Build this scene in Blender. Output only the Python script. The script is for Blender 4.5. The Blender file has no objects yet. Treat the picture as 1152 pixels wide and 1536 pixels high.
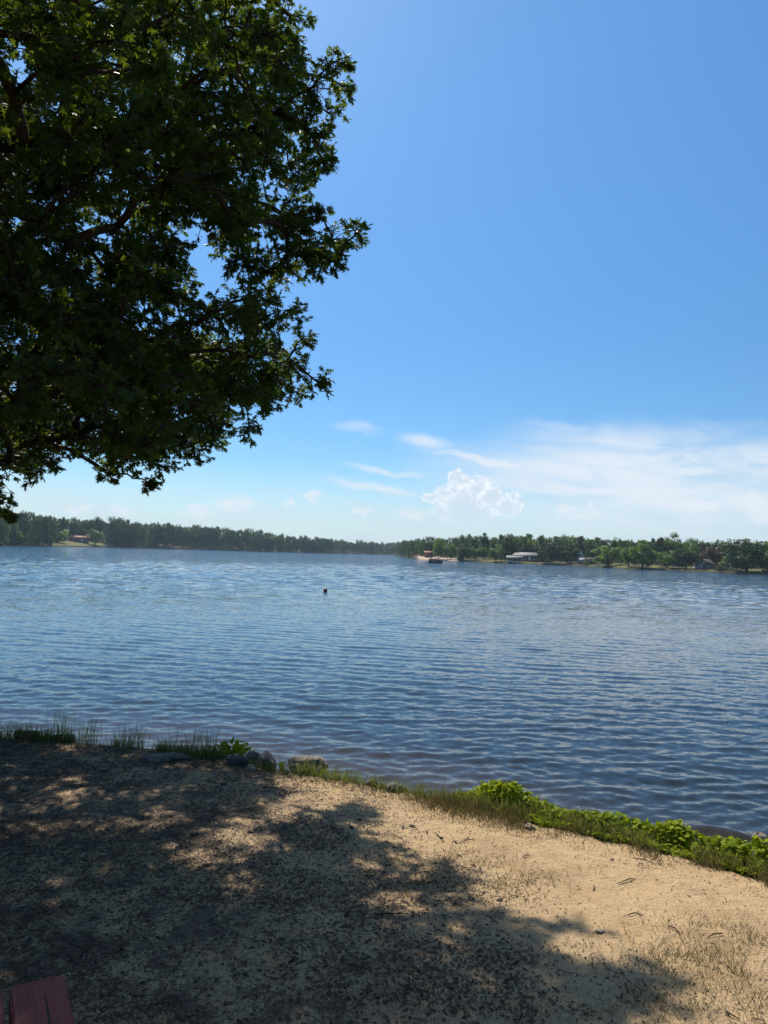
import bpy, bmesh, math, random
import numpy as np
from mathutils import Vector, Matrix

rng = np.random.default_rng(11)
random.seed(11)
S = bpy.context.scene
COL = S.collection
R = math.radians

# ------------------------------------------------------------------ camera model (photo pixels 1152 x 1536)
FPX, CX, CY = 1065.0, 576.0, 768.0
PITCH, ROLL, CZ = R(3.26), R(1.9), 1.65
WATER = -1.1
_f = np.array([0, math.cos(PITCH), math.sin(PITCH)])
_u0 = np.array([0, -math.sin(PITCH), math.cos(PITCH)])
_r0 = np.array([1.0, 0, 0])
_r = math.cos(ROLL) * _r0 + math.sin(ROLL) * _u0
_u = -math.sin(ROLL) * _r0 + math.cos(ROLL) * _u0
CAMP = np.array([0, 0, CZ])

def ray(px, py):
    d = _f + (px - CX) / FPX * _r + (CY - py) / FPX * _u
    return d / np.linalg.norm(d)

def at_z(px, py, z):
    d = ray(px, py)
    return CAMP + d * ((z - CZ) / d[2])

def at_y(px, py, y):
    d = ray(px, py)
    return CAMP + d * (y / d[1])

def azel(px, py):
    d = ray(px, py)
    return math.degrees(math.atan2(d[0], d[1])), math.degrees(math.asin(d[2]))

def project(p):
    q = np.asarray(p) - CAMP
    z = q @ _f
    z = np.where(np.abs(z) < 1e-4, 1e-4, z)
    return CX + FPX * (q @ _r) / z, CY - FPX * (q @ _u) / z, z

cam = bpy.data.cameras.new("camera")
cam.sensor_fit = 'VERTICAL'; cam.sensor_height = 36.0; cam.lens = FPX / 1536 * 36.0
cam.clip_start = 0.05; cam.clip_end = 8000
cob = bpy.data.objects.new("camera", cam); COL.objects.link(cob)
m = Matrix.Identity(4)
for i in range(3):
    m[i][0], m[i][1], m[i][2] = _r[i], _u[i], -_f[i]
m[0][3], m[1][3], m[2][3] = CAMP
cob.matrix_world = m
S.camera = cob

# ------------------------------------------------------------------ numpy noise
def _hash(ix, iy, seed):
    h = (ix.astype(np.int64) * 374761393 + iy.astype(np.int64) * 668265263 + seed * 974634777) & 0x7fffffff
    h = ((h ^ (h >> 13)) * 1274126177) & 0x7fffffff
    h = (h ^ (h >> 16)) & 0xffff
    return h / 65535.0

def vnoise(x, y, seed=0):
    x = np.asarray(x, float); y = np.asarray(y, float)
    ix = np.floor(x); iy = np.floor(y); fx = x - ix; fy = y - iy
    fx = fx * fx * (3 - 2 * fx); fy = fy * fy * (3 - 2 * fy)
    a = _hash(ix, iy, seed); b = _hash(ix + 1, iy, seed); c = _hash(ix, iy + 1, seed); d = _hash(ix + 1, iy + 1, seed)
    return (a * (1 - fx) + b * fx) * (1 - fy) + (c * (1 - fx) + d * fx) * fy

def fbm(x, y, seed=0, octv=4):
    s = 0; a = 0.5; t = 0
    for i in range(octv):
        s = s + a * vnoise(x * 2 ** i, y * 2 ** i, seed + 17 * i); t += a; a *= 0.5
    return s / t

def sstep(a, b, x):
    t = np.clip((np.asarray(x, float) - a) / (b - a), 0, 1)
    return t * t * (3 - 2 * t)

# ------------------------------------------------------------------ object helpers
def link(o, parent=None):
    COL.objects.link(o)
    if parent is not None: o.parent = parent
    return o

def tag(o, label=None, cat=None, group=None, kind=None):
    if label: o['label'] = label
    if cat: o['category'] = cat
    if group: o['group'] = group
    if kind: o['kind'] = kind
    return o

def thing(name, label, cat, loc=(0, 0, 0), rotz=0, group=None):
    o = bpy.data.objects.new(name, None)
    o.empty_display_size = 0.3
    link(o); o.location = loc; o.rotation_euler = (0, 0, rotz)
    return tag(o, label, cat, group)

def np_mesh(name, verts, loops, starts, totals, smooth=False):
    me = bpy.data.meshes.new(name)
    me.vertices.add(len(verts)); me.vertices.foreach_set('co', np.asarray(verts, np.float32).ravel())
    me.loops.add(len(loops)); me.loops.foreach_set('vertex_index', np.asarray(loops, np.int32))
    me.polygons.add(len(starts)); me.polygons.foreach_set('loop_start', np.asarray(starts, np.int32))
    me.polygons.foreach_set('loop_total', np.asarray(totals, np.int32))
    me.update(calc_edges=True); me.validate()
    if smooth: me.polygons.foreach_set('use_smooth', np.ones(len(me.polygons), bool))
    return me

def obj_of(name, me, mat=None, parent=None):
    o = bpy.data.objects.new(name, me)
    if mat is not None and not me.materials: me.materials.append(mat)
    return link(o, parent)

def grid_mesh(name, P, smooth=True):
    n, mm = P.shape[:2]
    idx = np.arange(n * mm).reshape(n, mm)
    q = np.stack([idx[:-1, :-1], idx[:-1, 1:], idx[1:, 1:], idx[1:, :-1]], -1).reshape(-1, 4)
    return np_mesh(name, P.reshape(-1, 3), q.ravel(), np.arange(len(q)) * 4, np.full(len(q), 4), smooth)

def add_attr(me, name, vals):
    a = me.attributes.new(name, 'FLOAT', 'POINT'); a.data.foreach_set('value', np.asarray(vals, np.float32).ravel())

class Inst:
    """many small transformed copies of a template merged into ONE mesh (leaves of a crown, blades of grass)"""
    def __init__(s): s.v = []; s.l = []; s.t = []; s.n = 0
    def add(s, tv, tf, M, pos):
        k = len(M)
        if k == 0: return
        V = np.einsum('kij,vj->kvi', M, tv) + pos[:, None, :]
        nv = len(tv)
        base = s.n + np.arange(k) * nv
        fl = np.concatenate([np.asarray(f) for f in tf]); ft = np.array([len(f) for f in tf])
        s.v.append(V.reshape(-1, 3)); s.l.append((base[:, None] + fl[None]).ravel()); s.t.append(np.tile(ft, k))
        s.n += k * nv
    def raw(s, verts, faces):
        faces = [list(f) for f in faces]
        s.v.append(np.asarray(verts, float)); s.l.append(np.concatenate([np.asarray(f) for f in faces]) + s.n)
        s.t.append(np.array([len(f) for f in faces])); s.n += len(verts)
    def mesh(s, name, smooth=False):
        t = np.concatenate(s.t); st = np.concatenate([[0], np.cumsum(t)[:-1]])
        return np_mesh(name, np.concatenate(s.v), np.concatenate(s.l), st, t, smooth)

def unit(a):
    return a / np.maximum(np.linalg.norm(a, axis=-1, keepdims=True), 1e-9)

def frames(d, n, size):
    d = unit(d); x = unit(np.cross(d, n)); z = np.cross(x, d)
    return np.stack([x, d, z], -1) * np.asarray(size)[:, None, None]

def tube_into(I, pts, rad, sides=6):
    pts = np.asarray(pts, float); n = len(pts)
    vs = []
    ref = np.array([0.31, 0.17, 0.94])
    for i in range(n):
        t = pts[min(i + 1, n - 1)] - pts[max(i - 1, 0)]
        t = t / max(np.linalg.norm(t), 1e-9)
        rr = ref if abs(t @ ref) < 0.95 else np.array([1.0, 0, 0])
        a = np.cross(t, rr); a /= np.linalg.norm(a); b = np.cross(t, a)
        for k in range(sides):
            w = 2 * math.pi * k / sides
            vs.append(pts[i] + rad[i] * (math.cos(w) * a + math.sin(w) * b))
    fs = []
    for i in range(n - 1):
        for k in range(sides):
            k2 = (k + 1) % sides
            fs.append([i * sides + k, i * sides + k2, (i + 1) * sides + k2, (i + 1) * sides + k])
    fs.append(list(range(sides))[::-1]); fs.append([(n - 1) * sides + k for k in range(sides)])
    I.raw(vs, fs)

def box_into(I, c, s, rz=0.0):
    c = np.asarray(c, float); hx, hy, hz = np.asarray(s, float) / 2
    v = np.array([[x, y, z] for z in (-hz, hz) for y in (-hy, hy) for x in (-hx, hx)])
    if rz:
        cs, sn = math.cos(rz), math.sin(rz)
        v = np.stack([v[:, 0] * cs - v[:, 1] * sn, v[:, 0] * sn + v[:, 1] * cs, v[:, 2]], -1)
    I.raw(v + c, [[0, 2, 3, 1], [4, 5, 7, 6], [0, 1, 5, 4], [2, 6, 7, 3], [0, 4, 6, 2], [1, 3, 7, 5]])

def part(name, I, mat, parent, smooth=False):
    return obj_of(name, I.mesh(name, smooth), mat, parent)

def boxes(name, lst, mat, parent):
    I = Inst()
    for b in lst: box_into(I, *b)
    return part(name, I, mat, parent)

# ------------------------------------------------------------------ materials
class NT:
    def __init__(s, tree): s.t = tree; s.N = tree.nodes; s.L = tree.links
    def n(s, typ, **kw):
        nd = s.N.new(typ)
        for k, v in kw.items(): setattr(nd, k, v)
        return nd
    def set(s, sock, v):
        if hasattr(v, 'node'): s.L.new(v, sock)
        else: sock.default_value = v
    def math(s, op, a, b=None, c=None, clamp=False):
        nd = s.n('ShaderNodeMath', operation=op); nd.use_clamp = clamp
        s.set(nd.inputs[0], a)
        if b is not None: s.set(nd.inputs[1], b)
        if c is not None: s.set(nd.inputs[2], c)
        return nd.outputs[0]
    def vmath(s, op, a, b=None, scale=None):
        nd = s.n('ShaderNodeVectorMath', operation=op)
        s.set(nd.inputs[0], a)
        if b is not None: s.set(nd.inputs[1], b)
        if scale is not None: s.set(nd.inputs['Scale'], scale)
        return nd.outputs[1] if op in ('LENGTH', 'DOT_PRODUCT', 'DISTANCE') else nd.outputs[0]
    def ss(s, x, a, b, lo=0.0, hi=1.0):
        nd = s.n('ShaderNodeMapRange'); nd.interpolation_type = 'SMOOTHSTEP'; nd.clamp = True
        s.set(nd.inputs['Value'], x)
        if a > b: a, b, lo, hi = b, a, hi, lo
        nd.inputs['From Min'].default_value = a; nd.inputs['From Max'].default_value = b
        nd.inputs['To Min'].default_value = lo; nd.inputs['To Max'].default_value = hi
        return nd.outputs[0]
    def noise(s, vec, scale, detail=4, rough=0.55, dist=0.0, color=False):
        nd = s.n('ShaderNodeTexNoise')
        if vec is not None: s.set(nd.inputs['Vector'], vec)
        nd.inputs['Scale'].default_value = scale; nd.inputs['Detail'].default_value = detail
        nd.inputs['Roughness'].default_value = rough; nd.inputs['Distortion'].default_value = dist
        return nd.outputs['Color'] if color else nd.outputs['Fac']
    def mix(s, fac, a, b):
        nd = s.n('ShaderNodeMix', data_type='RGBA')
        s.set(nd.inputs[0], fac); s.set(nd.inputs[6], c4(a)); s.set(nd.inputs[7], c4(b))
        return nd.outputs[2]
    def combine(s, x, y, z):
        nd = s.n('ShaderNodeCombineXYZ'); s.set(nd.inputs[0], x); s.set(nd.inputs[1], y); s.set(nd.inputs[2], z)
        return nd.outputs[0]

def c4(c):
    return c if hasattr(c, 'node') else (tuple(c) + (1.0,) if len(c) == 3 else c)

def new_mat(name):
    mt = bpy.data.materials.new(name); mt.use_nodes = True
    mt.node_tree.nodes.clear()
    T = NT(mt.node_tree)
    out = T.n('ShaderNodeOutputMaterial')
    return mt, T, out

def bsdf(T, col, rough, spec=0.5, normal=None):
    b = T.n('ShaderNodeBsdfPrincipled')
    T.set(b.inputs['Base Color'], c4(col)); T.set(b.inputs['Roughness'], rough)
    b.inputs['Specular IOR Level'].default_value = spec
    if normal is not None: T.set(b.inputs['Normal'], normal)
    return b

def bump(T, h, strength, dist):
    b = T.n('ShaderNodeBump'); T.set(b.inputs['Height'], h)
    b.inputs['Strength'].default_value = strength; b.inputs['Distance'].default_value = dist
    return b.outputs[0]

def simple(name, c1, c2=None, scale=6.0, rough=0.7, bmp=0.0, spec=0.4, stretch=(1, 1, 1), metal=0.0):
    mt, T, out = new_mat(name)
    tc = T.n('ShaderNodeTexCoord').outputs['Object']
    v = T.vmath('MULTIPLY', tc, stretch)
    f = T.noise(v, scale, 6, 0.6)
    f2 = T.ss(f, 0.3, 0.7)
    col = T.mix(f2, c1, c2 if c2 else tuple(x * 0.75 for x in c1))
    b = bsdf(T, col, rough, spec, bump(T, f, bmp, 0.02) if bmp else None)
    b.inputs['Metallic'].default_value = metal
    T.L.new(b.outputs[0], out.inputs[0])
    return mt

def foliage(name, ca, cb, trans, tw=0.45, rough=0.5, spec=0.35, obj_var=0.25, patch=0.0):
    mt, T, out = new_mat(name)
    ri = T.n('ShaderNodeNewGeometry').outputs['Random Per Island']
    orr = T.n('ShaderNodeObjectInfo').outputs['Random']
    col = T.mix(ri, ca, cb)
    k = T.math('MULTIPLY_ADD', orr, obj_var * 2, 1 - obj_var)
    col = T.vmath('SCALE', col, scale=k)
    tcol = T.vmath('SCALE', T.mix(ri, trans, tuple(x * 0.55 for x in trans)), scale=k)
    b = bsdf(T, col, rough, spec)
    t = T.n('ShaderNodeBsdfTranslucent'); T.set(t.inputs['Color'], tcol)
    mx = T.n('ShaderNodeMixShader'); mx.inputs[0].default_value = tw
    T.L.new(b.outputs[0], mx.inputs[1]); T.L.new(t.outputs[0], mx.inputs[2])
    T.L.new(mx.outputs[0], out.inputs[0])
    return mt

M_oak = foliage('oak_leaf', (0.012, 0.029, 0.008), (0.026, 0.056, 0.012), (0.19, 0.28, 0.016), 0.34, 0.55, 0.25, 0.0)
M_bark = simple('bark', (0.045, 0.034, 0.026), (0.02, 0.015, 0.012), 9, 0.9, 0.6, 0.2, (1, 1, 0.25))
M_wood = foliage('woodland_leaf', (0.060, 0.110, 0.034), (0.105, 0.165, 0.050), (0.13, 0.20, 0.04), 0.3, 0.6, 0.2, 0.3)
M_dark = foliage('dark_leaf', (0.030, 0.062, 0.024), (0.055, 0.095, 0.034), (0.06, 0.10, 0.02), 0.25, 0.6, 0.2, 0.2)
M_mid = foliage('mid_leaf', (0.085, 0.155, 0.036), (0.14, 0.22, 0.052), (0.19, 0.29, 0.035), 0.35, 0.55, 0.25, 0.2)
M_bright = foliage('bright_leaf', (0.11, 0.19, 0.032), (0.16, 0.26, 0.048), (0.22, 0.34, 0.04), 0.4, 0.55, 0.25, 0.15)
M_red = foliage('reddish_leaf', (0.065, 0.050, 0.034), (0.10, 0.072, 0.048), (0.10, 0.07, 0.03), 0.3, 0.6, 0.2, 0.1)
M_trunk = simple('far_trunk', (0.06, 0.048, 0.036), (0.03, 0.024, 0.02), 3, 0.9)
M_vine = foliage('vine_leaf', (0.13, 0.21, 0.007), (0.28, 0.33, 0.012), (0.46, 0.52, 0.012), 0.45, 0.65, 0.12, 0.0)
M_grass = foliage('grass_blade', (0.085, 0.12, 0.024), (0.22, 0.20, 0.065), (0.2, 0.24, 0.04), 0.4, 0.55, 0.3, 0.0)
M_drygrass = foliage('dry_grass_blade', (0.13, 0.12, 0.04), (0.24, 0.18, 0.09), (0.18, 0.15, 0.05), 0.35, 0.6, 0.3, 0.0)
M_litter = foliage('litter_bit', (0.022, 0.017, 0.013), (0.13, 0.088, 0.055), (0.05, 0.03, 0.015), 0.12, 0.75, 0.25, 0.0)

# ------------------------------------------------------------------ sun, sky and clouds
SUN_AZ, SUN_EL = R(-20.0), R(48.0)
SD = np.array([math.sin(SUN_AZ) * math.cos(SUN_EL), math.cos(SUN_AZ) * math.cos(SUN_EL), math.sin(SUN_EL)])
sl = bpy.data.lights.new('sun', 'SUN'); sl.energy = 5.0; sl.angle = R(0.53); sl.color = (1.0, 0.91, 0.78)
so = link(bpy.data.objects.new('sun', sl)); so.location = (-20, 60, 90)
so.rotation_euler = Vector(SD).to_track_quat('Z', 'Y').to_euler()

W = bpy.data.worlds.new("World"); S.world = W; W.use_nodes = True
W.node_tree.nodes.clear()
T = NT(W.node_tree)
wout = T.n('ShaderNodeOutputWorld'); bg = T.n('ShaderNodeBackground')
sky = T.n('ShaderNodeTexSky', sky_type='NISHITA')
sky.sun_disc = False; sky.sun_elevation = SUN_EL; sky.sun_rotation = SUN_AZ
sky.altitude = 50; sky.air_density = 1.0; sky.dust_density = 0.15; sky.ozone_density = 3.0
gen = T.n('ShaderNodeTexCoord').outputs['Generated']
sx = T.n('ShaderNodeSeparateXYZ'); T.L.new(gen, sx.inputs[0])
DEG = 57.29578
AZ = T.math('MULTIPLY', T.math('ARCTAN2', sx.outputs[0], sx.outputs[1]), DEG)
EL = T.math('MULTIPLY', T.math('ARCSINE', sx.outputs[2]), DEG)
P = T.combine(AZ, EL, 0.0)
# --- cumulus: puffs given by direction and angular radius, edges broken by noise
w1 = T.vmath('SUBTRACT', T.noise(P, 0.62, 6, 0.58, color=True), (0.5, 0.5, 0.5))
Pw = T.vmath('ADD', P, T.vmath('SCALE', w1, scale=2.5))
def puffs(lst, Pv):
    d = None
    for px, py, r, asp in lst:
        a, e = azel(px, py); rr = math.degrees(r / FPX)
        q = T.vmath('MULTIPLY', T.vmath('SUBTRACT', Pv, (a, e, 0)), (1 / (rr * asp), 1 / rr, 0))
        l = T.vmath('LENGTH', q)
        if d is None: d = l
        else:
            nd = T.n('ShaderNodeMath', operation='SMOOTH_MIN'); T.set(nd.inputs[0], d); T.set(nd.inputs[1], l); nd.inputs[2].default_value = 0.15
            d = nd.outputs[0]
    return d
tower = puffs([(688, 722, 17, 1.0), (662, 737, 14, 1.1), (714, 732, 17, 1.1), (738, 745, 17, 1.2), (645, 748, 9, 1.2), (695, 756, 34, 1.3), (765, 757, 17, 1.4), (700, 768, 30, 1.8)], Pw)
small = puffs([(466, 744, 8, 1.6), (432, 750, 6, 1.8), (352, 757, 14, 2.0), (300, 768, 10, 2.5), (540, 765, 9, 1.6), (848, 762, 9, 1.8), (880, 760, 7, 1.0), (948, 748, 4, 1.4), (1045, 760, 10, 2.6), (1122, 752, 14, 2.2), (1150, 768, 12, 2.5), (120, 765, 8, 2.2), (180, 770, 7, 3), (880, 775, 8, 3), (620, 770, 10, 2.5)], Pw)
det = T.noise(P, 1.9, 6, 0.62)
a_tow = T.math('MULTIPLY', T.math('MULTIPLY', T.ss(tower, 1.12, 0.74), T.ss(EL, 2.2, 4.6, 0.12, 0.95)), T.ss(T.math('ADD', det, T.math('MULTIPLY', tower, 0.35)), 0.36, 0.72, 0.6, 1.0))
a_sml = T.math('MULTIPLY', T.ss(small, 1.2, 0.55), T.ss(det, 0.3, 0.6, 0.3, 0.88))
# bright rim on the upper left of the tower, soft grey body
rim = T.math('MULTIPLY', T.ss(tower, 0.2, 0.95), T.ss(det, 0.40, 0.60))
# --- cirrus sheet and streaks
tilt = T.math('MULTIPLY_ADD', AZ, 0.10, EL)
cv = T.combine(T.math('MULTIPLY', AZ, 0.10), T.math('MULTIPLY', tilt, 0.62), 3.1)
cn = T.noise(cv, 1.0, 7, 0.6, 0.6)
cv2 = T.combine(T.math('MULTIPLY', AZ, 0.05), T.math('MULTIPLY', tilt, 0.20), 8.3)
cn2 = T.noise(cv2, 1.0, 4, 0.55, 0.3)
wob = T.math('MULTIPLY', T.math('SUBTRACT', T.noise(P, 0.22, 3, 0.5), 0.5), 2.2)
def blob(px, py, rx, ry, lo=1.0, hi=0.2, rot=0.0):
    a, e = azel(px, py)
    q = T.vmath('SUBTRACT', T.combine(AZ, T.math('ADD', tilt if rot else EL, wob), 0.0), (a, e + (0.10 * a if rot else 0), 0))
    q = T.vmath('MULTIPLY', q, (1 / math.degrees(rx / FPX), 1 / math.degrees(ry / FPX), 0))
    return T.ss(T.vmath('LENGTH', q), lo, hi)
sheet = T.math('MULTIPLY', blob(990, 722, 440, 96, 1.0, 0.30), T.ss(T.math('ADD', T.math('MULTIPLY', cn, 0.6), T.math('MULTIPLY', cn2, 0.4)), 0.36, 0.57, 0.32, 1.0))
streaks = None
for px, py, rx, ry, k in [(560, 731, 95, 12, 0.95), (590, 709, 100, 8, 0.7), (640, 665, 60, 18, 0.85), (740, 690, 170, 13, 0.95), (860, 708, 170, 16, 0.85), (860, 645, 100, 16, 0.5), (940, 672, 230, 40, 0.8), (535, 643, 55, 13, 0.4), (1100, 640, 110, 16, 0.5)]:
    s_ = T.math('MULTIPLY', blob(px, py, rx, ry, 1.0, 0.1, 1), T.ss(cn, 0.30, 0.62, 0.25 * k, k))
    streaks = s_ if streaks is None else T.math('MAXIMUM', streaks, s_)
a_cir = T.math('MAXIMUM', T.math('MULTIPLY', sheet, 0.95), streaks)
low = T.math('MULTIPLY', T.ss(EL, 7.5, 0.5), T.ss(T.noise(T.combine(T.math('MULTIPLY', AZ, 0.12), T.math('MULTIPLY', EL, 0.45), 1.0), 1.0, 5, 0.6), 0.3, 0.7, 0.55, 0.95))
CL = (5.6, 6.4, 7.2)
CLB = (8.4, 8.7, 9.0)
hs = T.n('ShaderNodeHueSaturation'); hs.inputs['Saturation'].default_value = 1.19; T.L.new(sky.outputs[0], hs.inputs['Color'])
col = T.vmath('MULTIPLY', hs.outputs[0], (0.86, 0.99, 1.10))
el_t = T.ss(EL, 4.0, 42.0)
col = T.vmath('MULTIPLY', col, T.mix(el_t, (0.74, 0.82, 0.83), (1.40, 1.36, 1.19)))
col = T.mix(low, col, CL)
col = T.mix(a_cir, col, (6.5, 7.1, 7.8))
col = T.mix(a_sml, col, (6.6, 7.2, 7.8))
col = T.mix(a_tow, col, T.mix(rim, (5.7, 6.5, 7.4), CLB))
fill_veil = T.math('MULTIPLY', T.ss(EL, 40.0, 58.0), T.ss(T.noise(gen, 2.2, 5, 0.6), 0.25, 0.6, 0.14, 0.36))
col = T.mix(fill_veil, col, (6.4, 6.3, 6.3))   # unseen white veil above the frame, added to lift and neutralise the shade
T.L.new(col, bg.inputs[0]); bg.inputs[1].default_value = 0.087
T.L.new(bg.outputs[0], wout.inputs[0])
W.cycles.sampling_method = 'MANUAL'; W.cycles.sample_map_resolution = 512

# ------------------------------------------------------------------ near ground
GS = 0.07
def g0(y): return -GS * np.clip(y, -9, 60)
def ground_px(px, py):
    d = ray(px, py); t = -CZ / (d[2] + GS * d[1])
    return CAMP + d * t
bank_px = [(-350, 1104), (-150, 1106), (0, 1112), (110, 1117), (200, 1124), (330, 1141), (430, 1158), (520, 1172), (600, 1186), (700, 1203), (800, 1228), (900, 1252), (1000, 1274), (1152, 1322), (1300, 1372)]
bp = np.array([ground_px(*p) for p in bank_px])
def yb(x):
    x = np.asarray(x, float)
    y = np.interp(x, bp[:, 0], bp[:, 1])
    y = np.where(x > bp[-1, 0], bp[-1, 1] - 0.55 * (x - bp[-1, 0]), y)
    return y + 0.10 * (fbm(x * 1.1, x * 0 + 3.3, 5) - 0.5)
def ground_z(x, y, fine=True):
    x = np.asarray(x, float); y = np.asarray(y, float)
    s = (y - yb(x)) * 0.9
    z = g0(y) + 0.10 * (fbm(x * 0.5, y * 0.5, 2, 3) - 0.5) + 0.05 * (fbm(x * 1.7, y * 1.7, 3, 3) - 0.5)
    if fine: z = z + 0.022 * (fbm(x * 9, y * 9, 9, 3) - 0.5) + 0.010 * (vnoise(x * 31, y * 31, 12) - 0.5)
    z = z - 1.0 * sstep(-0.05, 0.85, s) - 0.10 * np.clip(s - 0.7, 0, 18)
    return z
gx = np.concatenate([np.linspace(-300, -14, 22)[:-1], np.linspace(-14, -6, 70)[:-1], np.linspace(-6, 5.5, 420)[:-1], np.linspace(5.5, 14, 70)[:-1], np.linspace(14, 300, 22)])
gy = np.concatenate([np.linspace(-300, -12, 14)[:-1], np.linspace(-12, 1.6, 60)[:-1], np.linspace(1.6, 10, 340)[:-1], np.linspace(10, 30, 30)])
GX, GY = np.meshgrid(gx, gy)
GZ = ground_z(GX, GY)
me = grid_mesh('sandy_ground', np.stack([GX, GY, GZ], -1))
mt, T, out = new_mat('sand')
geo = T.n('ShaderNodeNewGeometry').outputs['Position']
big = T.noise(geo, 0.7, 4, 0.55); mid = T.noise(geo, 5.5, 6, 0.65); fin = T.noise(geo, 55, 5, 0.7); grit = T.noise(geo, 240, 2, 0.6)
spx = T.n('ShaderNodeSeparateXYZ'); T.L.new(geo, spx.inputs[0])
# humus and litter under the tree, painted heavier to deepen its shade; cleaner sand right
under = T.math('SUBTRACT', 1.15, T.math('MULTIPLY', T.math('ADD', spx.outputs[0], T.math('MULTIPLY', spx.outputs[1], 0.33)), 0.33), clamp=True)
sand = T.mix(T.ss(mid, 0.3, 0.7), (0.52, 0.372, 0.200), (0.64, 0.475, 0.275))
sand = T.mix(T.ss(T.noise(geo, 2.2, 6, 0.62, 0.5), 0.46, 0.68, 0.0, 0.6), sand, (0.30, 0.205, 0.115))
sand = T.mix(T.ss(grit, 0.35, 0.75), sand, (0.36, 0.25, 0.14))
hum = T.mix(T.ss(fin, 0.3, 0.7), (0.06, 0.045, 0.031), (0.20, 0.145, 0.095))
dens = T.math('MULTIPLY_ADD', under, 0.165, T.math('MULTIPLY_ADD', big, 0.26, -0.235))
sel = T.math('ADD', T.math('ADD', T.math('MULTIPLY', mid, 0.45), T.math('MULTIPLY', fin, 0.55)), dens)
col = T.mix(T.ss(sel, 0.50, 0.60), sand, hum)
nb = bump(T, T.math('ADD', T.math('MULTIPLY', mid, 1.0), T.math('ADD', T.math('MULTIPLY', fin, 0.5), T.math('MULTIPLY', grit, 0.12))), 0.95, 0.05)
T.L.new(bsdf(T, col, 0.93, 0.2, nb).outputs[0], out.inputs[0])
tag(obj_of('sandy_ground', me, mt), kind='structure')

# ------------------------------------------------------------------ shoreline of the far side, by direction
shore_px = [(-300, 812), (-100, 815.5), (0, 818), (80, 819), (160, 820.6), (300, 824.2), (420, 828), (500, 830), (585, 831.8), (597, 833.2), (606, 835.6), (628, 838.8), (660, 840.6), (700, 842), (760, 844.6), (820, 846.6), (860, 848.2), (940, 853), (1000, 855), (1050, 857), (1100, 859.5), (1152, 862), (1300, 870)]
sa = []; sr = []
for p in shore_px:
    q = at_z(p[0], p[1], WATER); sa.append(math.atan2(q[0], q[1])); sr.append(math.hypot(q[0], q[1]))
sa = np.array(sa); sr = np.minimum(np.array(sr), 1000)
def shore_r(a): return np.interp(a, sa, sr)
def az_px(px): 
    d = ray(px, 838); return math.atan2(d[0], d[1])
A_L = az_px(160); A_M = az_px(590); A_R = az_px(640)
def terr(a, t):
    base = np.interp(t, [-8, 0, 0.8, 4, 9, 18, 40, 80, 160, 350, 1500], [-2.0, 0, 0.35, 0.7, 1.1, 1.7, 3.0, 5.0, 8.0, 12.0, 16.0])
    k = np.interp(a, [A_L, A_M, A_R], [1.2, 1.1, 0.62])
    return WATER + np.where(t > 0, base * k, base)
av = np.concatenate([np.linspace(R(-85), R(-33), 50)[:-1], np.linspace(R(-33), R(33), 640), np.linspace(R(33), R(85), 50)[1:]])
tv = np.array([-8, -2, 0, 0.4, 0.8, 2, 4, 6.5, 9, 13, 18, 28, 40, 60, 80, 120, 160, 250, 350, 500.0])
AA, TT = np.meshgrid(av, tv)
jit = 3.0 * (fbm(AA * 150, TT * 0, 21, 3) - 0.5)
RR = shore_r(AA) + TT + jit
ZZ = terr(AA, TT) + np.where(TT > 1, 0.5 * (fbm(AA * 90, TT * 0.1, 22) - 0.5), 0)
me = grid_mesh('far_shore', np.stack([RR * np.sin(AA), RR * np.cos(AA), ZZ], -1))
def win(a, p0, p1, soft=4): 
    return sstep(az_px(p0 - soft), az_px(p0 + soft), a) * (1 - sstep(az_px(p1 - soft), az_px(p1 + soft), a))
beach = win(AA, 626, 686) * (TT < 26) * (TT >= 0)
lawn = np.maximum(win(AA, 60, 172, 8) * (TT < 45) * (TT > 0.8), win(AA, 720, 1160) * (TT > 0.8) * (TT < 22) * sstep(0.42, 0.55, fbm(AA * 60, TT * 0.03, 44, 3)))
add_attr(me, 'beach', beach); add_attr(me, 'lawn', lawn)
mt, T, out = new_mat('far_shore_ground')
geo = T.n('ShaderNodeNewGeometry').outputs['Position']
n1 = T.noise(geo, 0.25, 5, 0.6)
ab = T.n('ShaderNodeAttribute', attribute_name='beach').outputs['Fac']; al = T.n('ShaderNodeAttribute', attribute_name='lawn').outputs['Fac']
col = T.mix(T.ss(n1, 0.35, 0.65), (0.030, 0.028, 0.018), (0.05, 0.05, 0.02))
col = T.mix(al, col, T.mix(T.ss(n1, 0.35, 0.62), (0.075, 0.10, 0.026), (0.14, 0.125, 0.05)))
col = T.mix(ab, col, (0.40, 0.31, 0.23))
T.L.new(bsdf(T, col, 0.95, 0.1).outputs[0], out.inputs[0])
tag(obj_of('far_shore', me, mt), kind='structure')

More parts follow.
